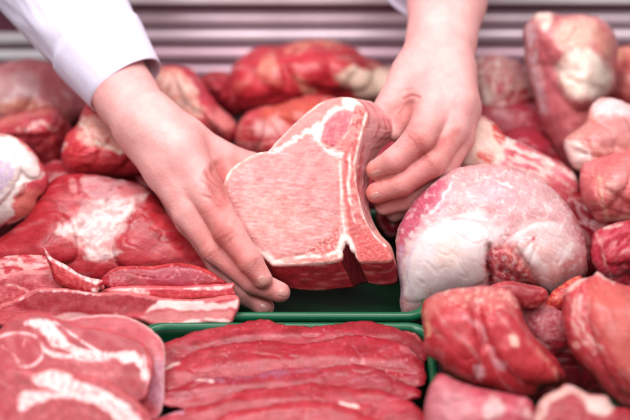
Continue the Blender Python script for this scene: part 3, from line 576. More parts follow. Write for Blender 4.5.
piece('rib_cut', 'long fatty cut with bright red spots, lying behind the large white lump', 'meat cut',
  [(448, 175), (452, 150), (462, 130), (474, 118), (484, 116), (496, 124), (506, 136), (520, 142), (540, 152), (560, 162), (574, 172), (580, 186), (584, 215), (575, 235), (540, 230), (490, 200)], z=.074, el=40, T=32, Tb=34, base='#C9606A', rough=1.6, fang=.5,
  ops=[('poly', [(470, 122), (486, 118), (504, 138), (500, 160), (480, 166), (460, 160), (460, 140)], '#E8B8AC', 5, dict(warp=4, fat=.6)), ('poly', [(493, 124), (504, 132), (508, 144), (500, 146), (494, 136)], '#D43A3C', 1.5), ('poly', [(511, 150), (517, 150), (518, 158), (512, 158)], '#B8283A', 1.5), ('poly', [(480, 152), (494, 156), (492, 164), (478, 162)], '#DC4A3E', 2.5), ('poly', [(508, 136), (516, 140), (512, 146), (506, 144)], '#F0D8D2', 1.5),
       ('line', [(505, 146), (530, 154), (556, 166), (578, 180)], 4, '#EFD0CC', dict(amt=.9)), ('line', [(516, 158), (540, 168), (566, 184)], 3, '#E6B3AE', dict(amt=.8)), ('line', [(512, 166), (540, 180), (562, 196)], 2, '#E0A5A2', dict(amt=.7)), ('mott', 4, .1, '#E9BDB4', dict(amt=.6, st=4, ang=.45)), ('poly', [(540, 180), (570, 186), (580, 215), (570, 230), (548, 210)], '#B33844', 7, dict(amt=.8))], step=1.6)
piece('meat_block', 'smooth pink block above the dark red one at the right edge', 'meat cut',
  [(580, 176), (584, 164), (598, 156), (614, 152), (640, 152), (660, 170), (660, 220), (640, 226), (612, 224), (600, 228), (590, 214), (580, 196)], z=.078, el=44, T=34, Tb=30, p=.4, base='#CB6A68', rough=1.4,
  ops=[('lobe', [(600, 160), (640, 154), (656, 190), (640, 214), (606, 206), (598, 186)], 5, .4), ('line', [(600, 178), (602, 196), (606, 212), (606, 224)], 2.6, '#E9A592', dict(amt=.9, soft=3)), ('line', [(606, 220), (630, 216)], 3, '#E39A8C', dict(amt=.6, soft=3)), ('line', [(582, 176), (590, 196), (600, 218)], 8, '#B84850', dict(amt=.6, soft=5)), ('poly', [(606, 184), (616, 178), (620, 188), (610, 194)], '#DB908A', 3, dict(amt=.7))], step=1.7)
piece('meat_block', 'dark crimson cut with a pale rim below the smooth pink block', 'meat cut',
  [(592, 240), (596, 230), (606, 226), (620, 222), (645, 220), (660, 240), (655, 285), (630, 292), (610, 288), (598, 276), (592, 258)], z=.062, el=44, T=32, Tb=30, base='#AC2E3E', fang=-.6,
  ops=[('line', [(596, 232), (602, 246), (604, 262), (612, 276)], 2.4, '#D98A8C', dict(amt=.8)), ('line', [(606, 228), (620, 224)], 3, '#E3B5B0'), ('mott', 4, .1, '#C4505A', dict(amt=.6, st=4, ang=-.7))], step=1.7)
TONE = (1, 1.12, 1.1)
# the large white lump
B = [(396, 250), (396, 236), (402, 220), (412, 204), (424, 190), (440, 176), (458, 168), (478, 164.5), (500, 165), (522, 170), (542, 180), (560, 196), (575, 215), (584, 236), (588, 258), (586, 276), (574, 282), (566, 292), (556, 300), (540, 290), (520, 286), (500, 296), (478, 300), (458, 298), (440, 306), (420, 314), (406, 318), (400, 306), (400, 285), (397, 268)]
piece('pork_shoulder', 'large rounded lump veiled in white membrane, in front of the right hand', 'meat cut', B, z=.070, el=40, T=50, Tb=44, p=.5, base='#D3A09F', rough=1.2, rs=24, fang=.6, seed=12.3, cr=.15,
  ops=[('lobe', [(400, 262), (420, 232), (450, 222), (480, 228), (494, 250), (486, 280), (440, 296), (406, 300)], 6, .6), ('lobe', [(500, 250), (530, 226), (560, 226), (582, 250), (578, 280), (548, 292), (516, 282)], 5, .6), ('ridge', [(489, 246), (489, 262), (491, 286)], 3, -6), ('lobe', [(514, 242), (540, 240), (562, 262), (560, 284), (553, 304), (543, 294), (530, 270)], 6, .5), ('lobe', [(492, 256), (506, 250), (520, 262), (534, 284), (520, 296), (496, 290)], 4, .5), ('ridge', [(500, 270), (515, 275), (530, 290)], 3, -2.5), ('ridge', [(514, 270), (522, 252), (532, 240)], 2.2, -1.0), ('ridge', [(523, 272), (530, 258), (534, 246)], 1.8, -.9), ('ridge', [(424, 208), (434, 214), (448, 200)], 2.5, .9), ('ridge', [(440, 226), (460, 218), (486, 222)], 2, .6),
       ('poly', [(396, 250), (404, 214), (426, 188), (446, 178), (448, 186), (444, 198), (430, 214), (418, 228), (410, 240), (402, 262)], '#C0546A', 3, dict(warp=4, fat=.1)), ('poly', [(444, 200), (456, 196), (452, 208), (438, 216)], '#D08A98', 3, dict(amt=.6)),
       ('poly', [(448, 180), (480, 170), (520, 174), (550, 190), (566, 210), (540, 214), (500, 206), (470, 212), (446, 206)], '#CE9C9C', 8, dict(amt=.7, warp=5)), ('poly', [(480, 186), (510, 184), (516, 200), (496, 206), (480, 198)], '#C9A2AC', 6, dict(amt=.5, warp=4)),
       ('poly', [(416, 236), (440, 220), (470, 214), (496, 220), (500, 236), (484, 256), (480, 286), (440, 292), (410, 300), (404, 270)], '#EADAD8', 7, dict(warp=6, fat=1)), ('poly', [(438, 236), (456, 232), (466, 246), (458, 264), (440, 262)], '#EFD4C6', 5, dict(amt=.6, warp=4)),
       ('line', [(452, 184), (446, 198), (436, 210), (426, 218)], 3, '#E9C8CC', dict(warp=3)), ('line', [(484, 178), (500, 184), (512, 190)], 1.6, '#F3E6E4', dict(amt=.8, warp=3)),
       ('poly', [(491, 250), (506, 246), (522, 246), (538, 262), (550, 285), (548, 300), (520, 300), (488, 296)], '#C4605F', 4, dict(warp=3, fat=.1)), ('poly', [(489, 250), (500, 249), (512, 262), (526, 278), (540, 296), (510, 298), (490, 290)], '#A83640', 3, dict(warp=3, fat=.1)), ('mott', 4, .1, '#DC8E86', dict(amt=.6, st=2, ang=.9, within=[(494, 252), (530, 248), (550, 280), (540, 296), (500, 290)])), ('line', [(489, 248), (488, 262), (492, 286)], 2.5, '#5E1018', dict(warp=1, soft=2)), ('poly', [(520, 222), (552, 222), (572, 246), (560, 262), (540, 240), (516, 240)], '#E9CCC8', 6, dict(amt=.7, warp=4)),
       ('line', [(514, 268), (520, 252), (532, 238)], 1.8, '#B84850', dict(warp=1)), ('poly', [(514, 246), (534, 242), (552, 252), (560, 270), (554, 302), (544, 292), (530, 270)], '#DDAFAA', 3, dict(warp=2, fat=.5)), ('line', [(524, 250), (540, 268), (550, 300)], 7, '#F0E0DC', dict(warp=2, soft=3, fat=.9, brk=.2)), ('line', [(558, 262), (564, 250), (570, 246)], 4, '#F3E2DE', dict(amt=.8, warp=2)),
       ('line', [(572, 206), (584, 236), (588, 262), (582, 280)], 10, '#B04A52', dict(amt=.7, soft=6)), ('poly', [(560, 262), (586, 256), (584, 280), (566, 286)], '#CB7272', 4, dict(amt=.8)),
       ('line', [(402, 250), (398, 270), (400, 300), (406, 316)], 7, '#B9A4BC', dict(amt=.55, soft=5)), ('line', [(416, 246), (410, 262), (412, 290)], 2, '#BBA8C4', dict(amt=.5, warp=3)), ('mott', 5, .2, '#F5ECEA', dict(amt=.3)), ('mott', 5, .3, '#CFA0AC', dict(amt=.3, sd=80)), ('line', [(404, 300), (410, 316)], 3, '#D97F74', dict(amt=.7))], step=1.3, mot=.5)
piece('meat_trimming', 'wet dark red scrap tucked under the lower right of the white membrane lump', 'trimming',
  [(488, 288), (498, 283), (512, 281), (526, 284), (538, 286), (547, 291), (546, 302), (532, 309), (514, 306), (498, 300), (488, 296)], z=.088, el=34, T=10, Tb=22, p=.5, base='#B13A42', ow=.8,
  ops=[('ridge', [(492, 254), (504, 262), (512, 274)], 3, 1.5), ('ridge', [(506, 280), (524, 276), (540, 288)], 2.5, -1.5), ('line', [(492, 252), (504, 258), (510, 270)], 3, '#D98A80', dict(amt=.6)), ('mott', 4, .12, '#D06864', dict(amt=.7)), ('poly', [(498, 288), (520, 282), (540, 292), (528, 302), (506, 298)], '#8A1E28', 4, dict(amt=.7)), ('line', [(528, 262), (538, 272), (546, 290)], 3, '#E9B9B0', dict(amt=.8))], step=1.3)
# lower right
piece('meat_trimming', 'small dull red knob squeezed between the two big shiny lumps', 'trimming',
  [(518, 320), (522, 308), (534, 304), (552, 306), (564, 314), (570, 330), (566, 352), (548, 356), (530, 340)], z=.050, el=44, T=22, Tb=22, base='#B3525A', ops=[('mott', 4, .05, '#CE8588', dict(amt=.6)), ('line', [(524, 312), (534, 306), (552, 308)], 3, '#C96E70', dict(amt=.6))], step=1.6)
piece('meat_trimming', 'little orange tinged scrap below the membrane lump, beside the right shiny lump', 'trimming',
  [(545, 302), (552, 292), (562, 284), (572, 278), (582, 276), (582, 292), (572, 306), (560, 312), (548, 310)], z=.066, el=44, T=14, Tb=16, base='#B83A38', ops=[('mott', 4, .1, '#DB7A5C', dict(amt=.6))], step=1.5)
piece('shiny_cut', 'shiny red lump with pale silver flecks, lower right of centre', 'meat cut',
  [(421, 312), (425, 300), (440, 292), (458, 288), (478, 286), (494, 286), (510, 290), (518, 300), (522, 312), (528, 328), (544, 346), (556, 358), (564, 370), (566, 380), (558, 386), (540, 388), (534, 398), (516, 398), (490, 390), (468, 384), (448, 374), (438, 362), (424, 352), (424, 334)], z=.072, el=48, T=38, Tb=36, p=.5, base='#B83C40', rough=2, rs=18, fang=.9, seed=5.2,
  ops=[('lobe', [(422, 314), (440, 296), (468, 300), (476, 330), (480, 360), (470, 382), (446, 370), (426, 350)], 9, .5), ('lobe', [(480, 310), (510, 306), (530, 334), (560, 372), (552, 384), (520, 380), (494, 350)], 9, .5), ('ridge', [(476, 298), (482, 322), (486, 345)], 4, -2.5),
       ('poly', [(422, 312), (440, 294), (478, 288), (510, 292), (520, 306), (490, 308), (450, 306), (430, 322)], '#C86C66', 5, dict(amt=.7, warp=4)), ('mott', 5, .1, '#E0A49A', dict(amt=.6, within=[(440, 288), (515, 290), (520, 308), (480, 312), (444, 308)])), ('line', [(424, 312), (430, 326), (428, 336)], 4, '#E9A582', dict(amt=.7, warp=2)),
       ('line', [(466, 318), (480, 328), (488, 346), (496, 366)], 4, '#CE8288', dict(amt=.7, warp=4, soft=3)), ('poly', [(508, 336), (516, 338), (518, 346), (511, 345)], '#E9B4A4', 2, dict(warp=1)), ('poly', [(474, 366), (482, 366), (484, 376), (476, 376)], '#DFA9AE', 2.5), ('poly', [(494, 360), (506, 362), (504, 370), (496, 368)], '#D79AA0', 3, dict(amt=.8)), ('line', [(535, 350), (548, 362), (556, 376)], 4, '#D98478', dict(amt=.6, soft=3)), ('line', [(440, 352), (452, 368), (470, 378)], 4, '#C46C72', dict(amt=.6, soft=4, warp=3)), ('poly', [(556, 372), (568, 380), (560, 388)], '#8E1E26', 3)], step=1.4)
piece('shiny_cut', 'long shiny lump at the right edge with curved white streaks', 'meat cut',
  [(562, 318), (563, 300), (568, 288), (578, 280), (592, 276), (598, 271), (606, 278), (622, 284), (640, 290), (664, 320), (672, 380), (660, 420), (640, 414), (620, 406), (604, 392), (592, 376), (578, 362), (568, 344)], z=.074, el=46, T=40, Tb=38, p=.5, base='#BF4A4C', rough=1.8, rs=22, fang=1.0,
  ops=[('lobe', [(590, 300), (630, 296), (655, 340), (655, 400), (620, 390), (598, 350)], 9, .5), ('line', [(576, 300), (574, 320), (582, 338), (596, 352)], 3, '#E0A09A', dict(warp=2, soft=2)), ('line', [(582, 296), (580, 318), (590, 338), (606, 352)], 2, '#E3A9A2', dict(warp=2, soft=2)), ('line', [(590, 300), (590, 318), (600, 334)], 2, '#DB9490', dict(amt=.8, warp=2, soft=2)), ('line', [(566, 292), (580, 280), (598, 273), (612, 282)], 5, '#E9B9B0', dict(warp=3, soft=3)), ('poly', [(590, 286), (624, 288), (650, 320), (655, 380), (625, 370), (600, 330)], '#CB6258', 8, dict(amt=.7)), ('line', [(566, 300), (566, 330), (580, 356)], 9, '#A83038', dict(amt=.7, soft=6)), ('poly', [(574, 343), (580, 343), (580, 348), (575, 348)], '#E29A92', 1.5), ('mott', 5, .2, '#D98480', dict(amt=.4, st=3, ang=1.0)), ('line', [(622, 372), (640, 384)], 5, '#CF7C78', dict(amt=.6, soft=4))], step=1.5)
piece('meat_cut', 'rounded cut with a square white fat patch, at the bottom edge right of the slices', 'meat cut',
  [(424, 420), (426, 398), (432, 382), (440, 374), (456, 380), (480, 388), (510, 394), (530, 400), (536, 420), (530, 450), (480, 470), (430, 460)], z=.064, el=48, T=32, Tb=32, base='#B8525C', rough=1.5,
  ops=[('poly', [(486, 404), (490, 396), (500, 400), (504, 408), (498, 418), (484, 418)], '#DDB6B4', 2.5, dict(warp=2.5, fat=1, amt=.8)), ('line', [(522, 406), (528, 416)], 6, '#DFB0B0', dict(amt=.8, soft=3)), ('poly', [(424, 420), (430, 386), (456, 384), (470, 400), (466, 430)], '#C57880', 8, dict(amt=.6)), ('mott', 8, .15, '#CB7A80', dict(amt=.5))], step=1.6)
piece('meat_cut', 'dark cut edged by a curved band of cream fat, at the bottom right', 'meat cut',
  [(532, 430), (536, 408), (544, 396), (558, 390), (566, 384), (578, 388), (590, 394), (606, 396), (614, 406), (630, 410), (640, 430), (600, 460), (550, 455)], z=.068, el=50, T=26, Tb=28, base='#A33038', rough=1.5,
  ops=[('line', [(538, 424), (544, 404), (558, 394), (574, 390), (586, 398), (592, 408), (606, 410)], 8, '#DDACA4', dict(warp=3, soft=3, fat=.9, brk=.3)), ('poly', [(590, 396), (606, 398), (614, 408), (604, 416), (590, 412)], '#E6C4BA', 3, dict(fat=.9, amt=.8)), ('line', [(566, 376), (574, 388)], 5, '#DFB4B4', dict(soft=3))], step=1.5)
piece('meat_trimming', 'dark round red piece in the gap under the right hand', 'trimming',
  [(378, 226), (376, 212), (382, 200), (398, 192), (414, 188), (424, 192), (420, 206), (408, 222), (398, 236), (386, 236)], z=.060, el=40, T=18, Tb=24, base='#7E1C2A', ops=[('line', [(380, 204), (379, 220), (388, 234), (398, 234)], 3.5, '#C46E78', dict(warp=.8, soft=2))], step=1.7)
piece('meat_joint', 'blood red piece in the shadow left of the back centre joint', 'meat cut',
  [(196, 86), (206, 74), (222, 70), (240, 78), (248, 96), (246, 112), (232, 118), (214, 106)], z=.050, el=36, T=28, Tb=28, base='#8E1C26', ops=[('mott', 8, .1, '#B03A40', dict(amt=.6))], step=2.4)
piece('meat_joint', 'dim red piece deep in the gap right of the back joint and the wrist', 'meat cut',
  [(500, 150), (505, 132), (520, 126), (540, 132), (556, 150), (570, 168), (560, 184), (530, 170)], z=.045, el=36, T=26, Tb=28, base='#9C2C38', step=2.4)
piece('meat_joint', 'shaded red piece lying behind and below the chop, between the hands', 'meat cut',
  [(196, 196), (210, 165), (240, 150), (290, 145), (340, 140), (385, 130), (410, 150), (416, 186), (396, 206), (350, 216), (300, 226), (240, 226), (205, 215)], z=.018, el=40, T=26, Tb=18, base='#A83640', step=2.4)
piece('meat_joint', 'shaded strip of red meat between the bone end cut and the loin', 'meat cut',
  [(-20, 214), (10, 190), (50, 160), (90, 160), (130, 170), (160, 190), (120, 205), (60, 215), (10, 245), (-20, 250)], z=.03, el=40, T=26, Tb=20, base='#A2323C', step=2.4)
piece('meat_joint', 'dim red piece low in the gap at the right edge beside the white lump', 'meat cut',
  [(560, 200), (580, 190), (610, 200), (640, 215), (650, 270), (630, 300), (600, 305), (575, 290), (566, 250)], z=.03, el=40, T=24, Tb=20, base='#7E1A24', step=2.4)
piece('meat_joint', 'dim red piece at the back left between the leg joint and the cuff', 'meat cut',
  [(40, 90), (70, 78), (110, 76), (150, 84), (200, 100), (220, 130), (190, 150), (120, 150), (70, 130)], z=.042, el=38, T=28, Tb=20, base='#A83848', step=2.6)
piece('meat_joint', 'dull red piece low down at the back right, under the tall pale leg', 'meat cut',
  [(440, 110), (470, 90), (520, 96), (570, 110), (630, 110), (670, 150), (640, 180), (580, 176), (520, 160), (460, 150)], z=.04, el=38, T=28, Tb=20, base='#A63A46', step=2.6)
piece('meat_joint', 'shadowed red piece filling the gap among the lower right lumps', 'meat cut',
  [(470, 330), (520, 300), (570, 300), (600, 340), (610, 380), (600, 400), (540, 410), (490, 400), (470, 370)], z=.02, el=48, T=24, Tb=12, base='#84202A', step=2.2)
# ------------------------------------------------------------------ the hands
def cone(X, a, b, ra, rb):
    ab = b-a; t = np.clip(((X-a)@ab)/(ab@ab), 0, 1)
    return np.linalg.norm(X-a-t[..., None]*ab, axis=-1)-(ra+(rb-ra)*t)
def J(px, py, d, r): return (P(px, py, d), r*d/F)
def chain(X, js, k=.004):
    f = None
    for (a, ra), (b, rb) in zip(js[:-1], js[1:]):
        g = cone(X, a, b, ra, rb); f = g if f is None else smin(f, g, k)
    return f
def build_hand(palm, fingers, vox=.0011, kp=.016, kf=.009, kff=.0022, clip=None):
    allj = [j for c in palm+fingers for j in c]
    pts = np.array([j[0] for j in allj]); rr = max(j[1] for j in allj)
    lo = pts.min(0)-rr-.004; hi = pts.max(0)+rr+.004
    n = np.ceil((hi-lo)/vox).astype(int)+1
    gx, gy, gz = [lo[i]+np.arange(n[i])*vox for i in range(3)]
    def field(X):
        X = X.astype('f4')
        pf = None
        for c in palm:
            g = chain(X, c, .012); pf = g if pf is None else smin(pf, g, kp)
        ff = None
        for c in fingers:
            g = chain(X, c, .006); ff = g if ff is None else smin(ff, g, kff)
        return smin(pf, ff, kf)
    S = 5; nc = np.ceil(n/S).astype(int)
    cs = np.stack(np.meshgrid(*[lo[i]+(np.arange(nc[i])*S+(S-1)/2)*vox for i in range(3)], indexing='ij'), -1)
    fc = field(cs.reshape(-1, 3)).reshape(nc)
    f = fc.repeat(S, 0).repeat(S, 1).repeat(S, 2)[:n[0], :n[1], :n[2]].astype('f4')
    near = np.argwhere(np.abs(f) < S*vox*1.1)
    f[near[:, 0], near[:, 1], near[:, 2]] = field(lo+near*vox)
    V, Q = surface_nets(f, lo, vox)
    V = smooth_mesh(V, Q, 3, .5)
    return V, Q
def detail_hand(V, Q, folds, paints, seed):
    q, d = to_px(V); Nn = vnormals(V, Q)
    face = (Nn*(CAM-V)).sum(1)/np.linalg.norm(CAM-V, axis=1); 
    if face.mean() is None: pass
    h = np.zeros(len(V))
    for pts, wd, amp in folds:
        wq = q+.8*np.stack([fbm(q[:, 0]/7, q[:, 1]/7, seed+1), fbm(q[:, 0]/7, q[:, 1]/7, seed+2)], -1)
        c = curve(pts, False, 5); dd = seg_dist(wq, c, False)
        x = np.linalg.norm(wq-c[0], axis=1); y = np.linalg.norm(wq-c[-1], axis=1); t = x/(x+y+1e-6)
        h += amp*.001*np.exp(-(dd/wd)**2)*np.sqrt(np.clip(np.sin(math.pi*np.clip(t, .02, .98)), 0, 1))
    fm = sstep(.1, .45, face)
    h = h*fm + .0003*fbm(V[:, 0]*90, V[:, 1]*90, V[:, 2]*90, 3)
    V = V+Nn*h[:, None]
    col = np.tile(lin('#DFA6A2'), (len(V), 1)); fat = np.zeros(len(V))
    nz = fbm(V[:, 0]*40, V[:, 1]*40, V[:, 2]*40+seed, 3)
    col = col*(1+np.stack([.03*nz, .13*nz, .12*nz], -1))
    paint(q, col, fat, paints, seed, sstep(-.1, .35, face))
    return V, col
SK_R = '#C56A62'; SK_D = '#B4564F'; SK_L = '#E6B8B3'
# person's right hand, on the left of the picture
palmL = [
    [J(62, -10, 1.312, 37), J(100, 50, 1.286, 35), J(127, 98, 1.264, 31), J(150, 130, 1.243, 28)],
    [J(146, 120, 1.235, 27), J(180, 150, 1.222, 24), J(205, 190, 1.205, 17)],       # index ray
    [J(140, 128, 1.245, 26), J(168, 168, 1.228, 24), J(190, 212, 1.210, 17)],       # middle ray
    [J(145, 130, 1.262, 24), J(170, 175, 1.250, 20), J(190, 222, 1.232, 16)],       # ring ray
    [J(150, 130, 1.275, 22), J(180, 180, 1.270, 18), J(200, 225, 1.256, 14)],       # little ray
    [J(150, 118, 1.240, 26), J(185, 136, 1.240, 19), J(222, 156, 1.247, 14)],
    [J(190, 158, 1.236, 16), J(226, 176, 1.248, 13)], [J(202, 178, 1.226, 14), J(230, 198, 1.236, 11)],       # thumb base
]
fingL = [
    [J(205, 190, 1.203, 17), J(229, 232, 1.186, 15.0), J(250, 261, 1.176, 12.2), J(262.5, 279, 1.176, 10.2)],
    [J(190, 214, 1.206, 16), J(215, 250, 1.196, 13.5), J(253, 281, 1.188, 12.6), J(280, 292.5, 1.184, 10.4)],
    [J(196, 226, 1.228, 14.5), J(222, 268, 1.216, 12.5), J(247, 294, 1.206, 11.5), J(264, 307, 1.200, 10.2)],
    [J(206, 228, 1.252, 13), J(236, 262, 1.245, 11), J(262, 280, 1.238, 10), J(280, 287, 1.232, 8.5)],
    [J(218, 154, 1.250, 14), J(252, 166, 1.262, 13), J(280, 182, 1.266, 11), J(297, 192, 1.264, 9)],
]
V1, Q1 = build_hand(palmL, fingL)
foldsL = [
    ([(206, 172), (211, 180), (217, 186)], 2.0, -1.3), ([(200, 179), (209, 186), (216, 192)], 1.7, -1.0), ([(212, 166), (215, 176), (220, 182)], 2, -1.3),
    ([(203, 196), (212, 199), (219, 206)], 1.8, -1.6), ([(211, 190), (217, 196), (221, 202)], 3.0, -2.0),
    ([(208, 184), (214, 189), (221, 196)], 1.3, -.6), ([(222, 160), (216, 167), (210, 176)], 3.5, -1.0),
    ([(218, 243), (226, 238), (233, 231)], 1.3, -.28), ([(221, 249), (229, 243), (237, 236)], 1.3, -.28), ([(214, 238), (222, 232), (229, 226)], 1.5, -.25),
    ([(205, 262), (210, 256), (216, 250)], 1.3, -.25), ([(201, 257), (207, 251), (212, 245)], 1.3, -.25),
    ([(246, 268), (252, 263), (257, 257)], 1.2, -.22), ([(248, 271), (254, 266), (259, 260)], 1.1, -.2), ([(262, 292), (264, 286), (266, 281)], 1.1, -.2),
    ([(170, 205), (180, 215), (192, 222)], 5, -.7), ([(186, 190), (194, 202), (203, 214)], 8, .8),
    ([(155, 160), (170, 180), (185, 200)], 4, .35), ([(140, 150), (152, 172), (165, 195)], 4, .3),
]
paintL = [
    ('poly', [(198, 198), (222, 200), (248, 250), (262, 264), (270, 290), (292, 290), (286, 304), (272, 316), (245, 300), (215, 272), (200, 250), (190, 226)], SK_R, 14, dict(amt=.55)),
    ('line', [(216, 205), (226, 232), (250, 262)], 20, SK_R, dict(amt=.35, soft=14)),
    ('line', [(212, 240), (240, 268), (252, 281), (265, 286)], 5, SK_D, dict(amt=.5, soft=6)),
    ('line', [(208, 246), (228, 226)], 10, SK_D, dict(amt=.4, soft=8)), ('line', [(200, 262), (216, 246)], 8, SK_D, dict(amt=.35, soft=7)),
    ('poly', [(204, 172), (224, 160), (226, 204), (214, 206)], '#B0524C', 5, dict(amt=.7)),
    ('line', [(165, 225), (178, 240), (200, 262)], 8, SK_R, dict(amt=.4, soft=9)),
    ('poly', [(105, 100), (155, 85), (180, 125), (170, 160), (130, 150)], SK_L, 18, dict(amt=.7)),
    ('line', [(205, 171), (211, 180), (219, 187)], 1.6, '#9C4E48', dict(warp=.8, soft=2.2, brk=0, amt=.5)), ('line', [(200, 179), (209, 187), (217, 193)], 1.4, '#9C4E48', dict(warp=.8, soft=2.2, brk=0, amt=.4)), ('line', [(203, 196), (212, 199), (220, 207)], 1.6, '#9C4E48', dict(warp=.8, soft=2.2, brk=0, amt=.4)), ('line', [(213, 166), (216, 176), (221, 183)], 1.4, '#9C4E48', dict(warp=.8, soft=2.2, brk=0, amt=.35)),  # shade of the thumb web folds painted into the skin colour
    ('line', [(214, 240), (226, 234)], 1.2, '#A0504A', dict(amt=.6, soft=1.4)), ('line', [(218, 247), (232, 238)], 1.2, '#A0504A', dict(amt=.6, soft=1.4)), ('line', [(247, 270), (258, 260)], 1.1, '#A0504A', dict(amt=.5, soft=1.4)),
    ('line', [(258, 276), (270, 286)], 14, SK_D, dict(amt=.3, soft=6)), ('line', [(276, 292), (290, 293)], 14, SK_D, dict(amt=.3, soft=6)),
    ('line', [(198, 196), (206, 200)], 10, SK_L, dict(amt=.3, soft=9)),
]
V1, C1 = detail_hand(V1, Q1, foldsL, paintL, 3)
# person's left hand, on the right of the picture
palmR = [
    [J(447, -45, 1.37, 42), J(447, 0, 1.335, 38.5), J(441, 42, 1.300, 34), J(432, 72, 1.285, 30)],
    [J(432, 70, 1.275, 30), J(432, 98, 1.250, 25), J(432, 120, 1.232, 19)],
    [J(446, 70, 1.275, 29), J(452, 102, 1.250, 24), J(449, 128, 1.232, 19)],
    [J(450, 75, 1.285, 25), J(461, 110, 1.262, 18), J(460, 136, 1.244, 15)],
    [J(445, 80, 1.300, 22), J(456, 120, 1.280, 16), J(456, 146, 1.262, 13)],
    [J(425, 58, 1.275, 24), J(410, 74, 1.268, 18), J(399, 92, 1.262, 15)],
    [J(414, 92, 1.270, 15), J(405, 120, 1.254, 13.5), J(396, 132, 1.250, 10)],
]
fingR = [
    [J(434, 112, 1.232, 19), J(419, 140, 1.200, 16.0), J(395, 161, 1.200, 13.2), J(377, 170, 1.212, 11.0)],
    [J(449, 130, 1.230, 18), J(432, 163, 1.203, 14.2), J(401, 184, 1.203, 12.0), J(376.5, 193, 1.212, 10.6)],
    [J(458, 140, 1.244, 15), J(440, 178, 1.224, 12.0), J(408, 198, 1.224, 11.0), J(384, 206, 1.228, 9.5)],
    [J(456, 148, 1.262, 13), J(436, 186, 1.250, 10.0), J(412, 204, 1.248, 9.5), J(394, 214, 1.246, 8.5)],
    [J(404, 84, 1.262, 16), J(391, 104, 1.258, 14.5), J(374, 126, 1.256, 13), J(358, 142, 1.254, 10)],
]
V2, Q2 = build_hand(palmR, fingR)
foldsR = [
    ([(398, 112), (403, 105), (412, 101)], 2.6, -1.0), ([(400, 122), (406, 112), (414, 106)], 2.2, -.8), ([(404, 98), (411, 95), (420, 97)], 2.0, -.8),
    ([(402, 92), (409, 90), (416, 91)], 1.6, -.5), ([(408, 108), (416, 103), (424, 103)], 1.6, -.7),
    ([(412, 131), (418, 136), (424, 145)], 1.4, -.35), ([(407, 135), (413, 140), (419, 149)], 1.4, -.35), ([(416, 127), (422, 132), (429, 141)], 1.4, -.3),
    ([(422, 153), (428, 158), (432, 166)], 1.4, -.35), ([(427, 149), (433, 154), (438, 163)], 1.4, -.3), ([(434, 130), (446, 140), (456, 150)], 3, -.6),
    ([(390, 152), (394, 158), (397, 166)], 1.2, -.25), ([(396, 178), (399, 183), (402, 189)], 1.2, -.25), ([(393, 179), (396, 185), (398, 191)], 1.1, -.2),
    ([(428, 66), (434, 84), (438, 104)], 5, .5), ([(446, 80), (452, 95), (455, 110)], 5, .5), ([(440, 88), (444, 100), (446, 112)], 4, -.4),
]
paintR = [
    ('poly', [(415, 122), (440, 128), (456, 146), (440, 176), (400, 204), (376, 210), (362, 195), (366, 168), (392, 148)], SK_R, 13, dict(amt=.5)),
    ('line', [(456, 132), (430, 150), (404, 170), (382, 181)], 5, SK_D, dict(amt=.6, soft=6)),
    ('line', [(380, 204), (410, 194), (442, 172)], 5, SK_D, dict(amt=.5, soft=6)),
    ('poly', [(396, 104), (414, 98), (416, 112), (406, 128), (394, 126)], '#B8625A', 7, dict(amt=.6)),
    ('line', [(369, 168), (366, 180)], 10, '#D2603F', dict(amt=.4, soft=7)), ('line', [(367, 190), (368, 202)], 10, '#D2603F', dict(amt=.4, soft=7)),
    ('line', [(399, 113), (404, 105), (413, 100)], 2, '#8E4640', dict(warp=.8, soft=2.5, brk=0, amt=.55)), ('line', [(404, 98), (411, 95), (420, 97)], 1.4, '#96463F', dict(warp=.8, soft=1.8, brk=0, amt=.7)),  # dark lines: crease shade put into the skin colour
    ('line', [(412, 131), (424, 145)], 1.3, '#A0504A', dict(amt=.5, soft=1.5)), ('line', [(408, 135), (419, 149)], 1.3, '#A0504A', dict(amt=.5, soft=1.5)), ('line', [(423, 153), (432, 166)], 1.3, '#A0504A', dict(amt=.5, soft=1.5)),
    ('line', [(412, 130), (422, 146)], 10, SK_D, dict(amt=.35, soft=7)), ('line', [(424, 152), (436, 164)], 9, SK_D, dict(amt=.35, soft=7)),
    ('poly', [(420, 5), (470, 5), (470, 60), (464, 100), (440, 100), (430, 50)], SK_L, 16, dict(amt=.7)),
]
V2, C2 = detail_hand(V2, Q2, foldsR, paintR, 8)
person = empty('person', P(230, -300, 1.9)*np.array([1, 1, 0]), 'worker in a white shirt, two bare hands holding up the chop', 'person')
pl = np.array(person.location)
body = mesh_obj('body', np.vstack([V1, V2])-pl, [tuple(f) for f in Q1]+[tuple(f+len(V1)) for f in Q2], SKIN, person, np.vstack([C1, C2]))
NAIL = simple('nail', '#CC8E86', rough=.22, spec=.6, coat=.6, sss=.1, bscale=90)
def surf_depth(V, px, py, r=2.0):
    q, d = to_px(V); m = (q[:, 0]-px)**2+(q[:, 1]-py)**2 < r*r; return d[m].min() if m.any() else None
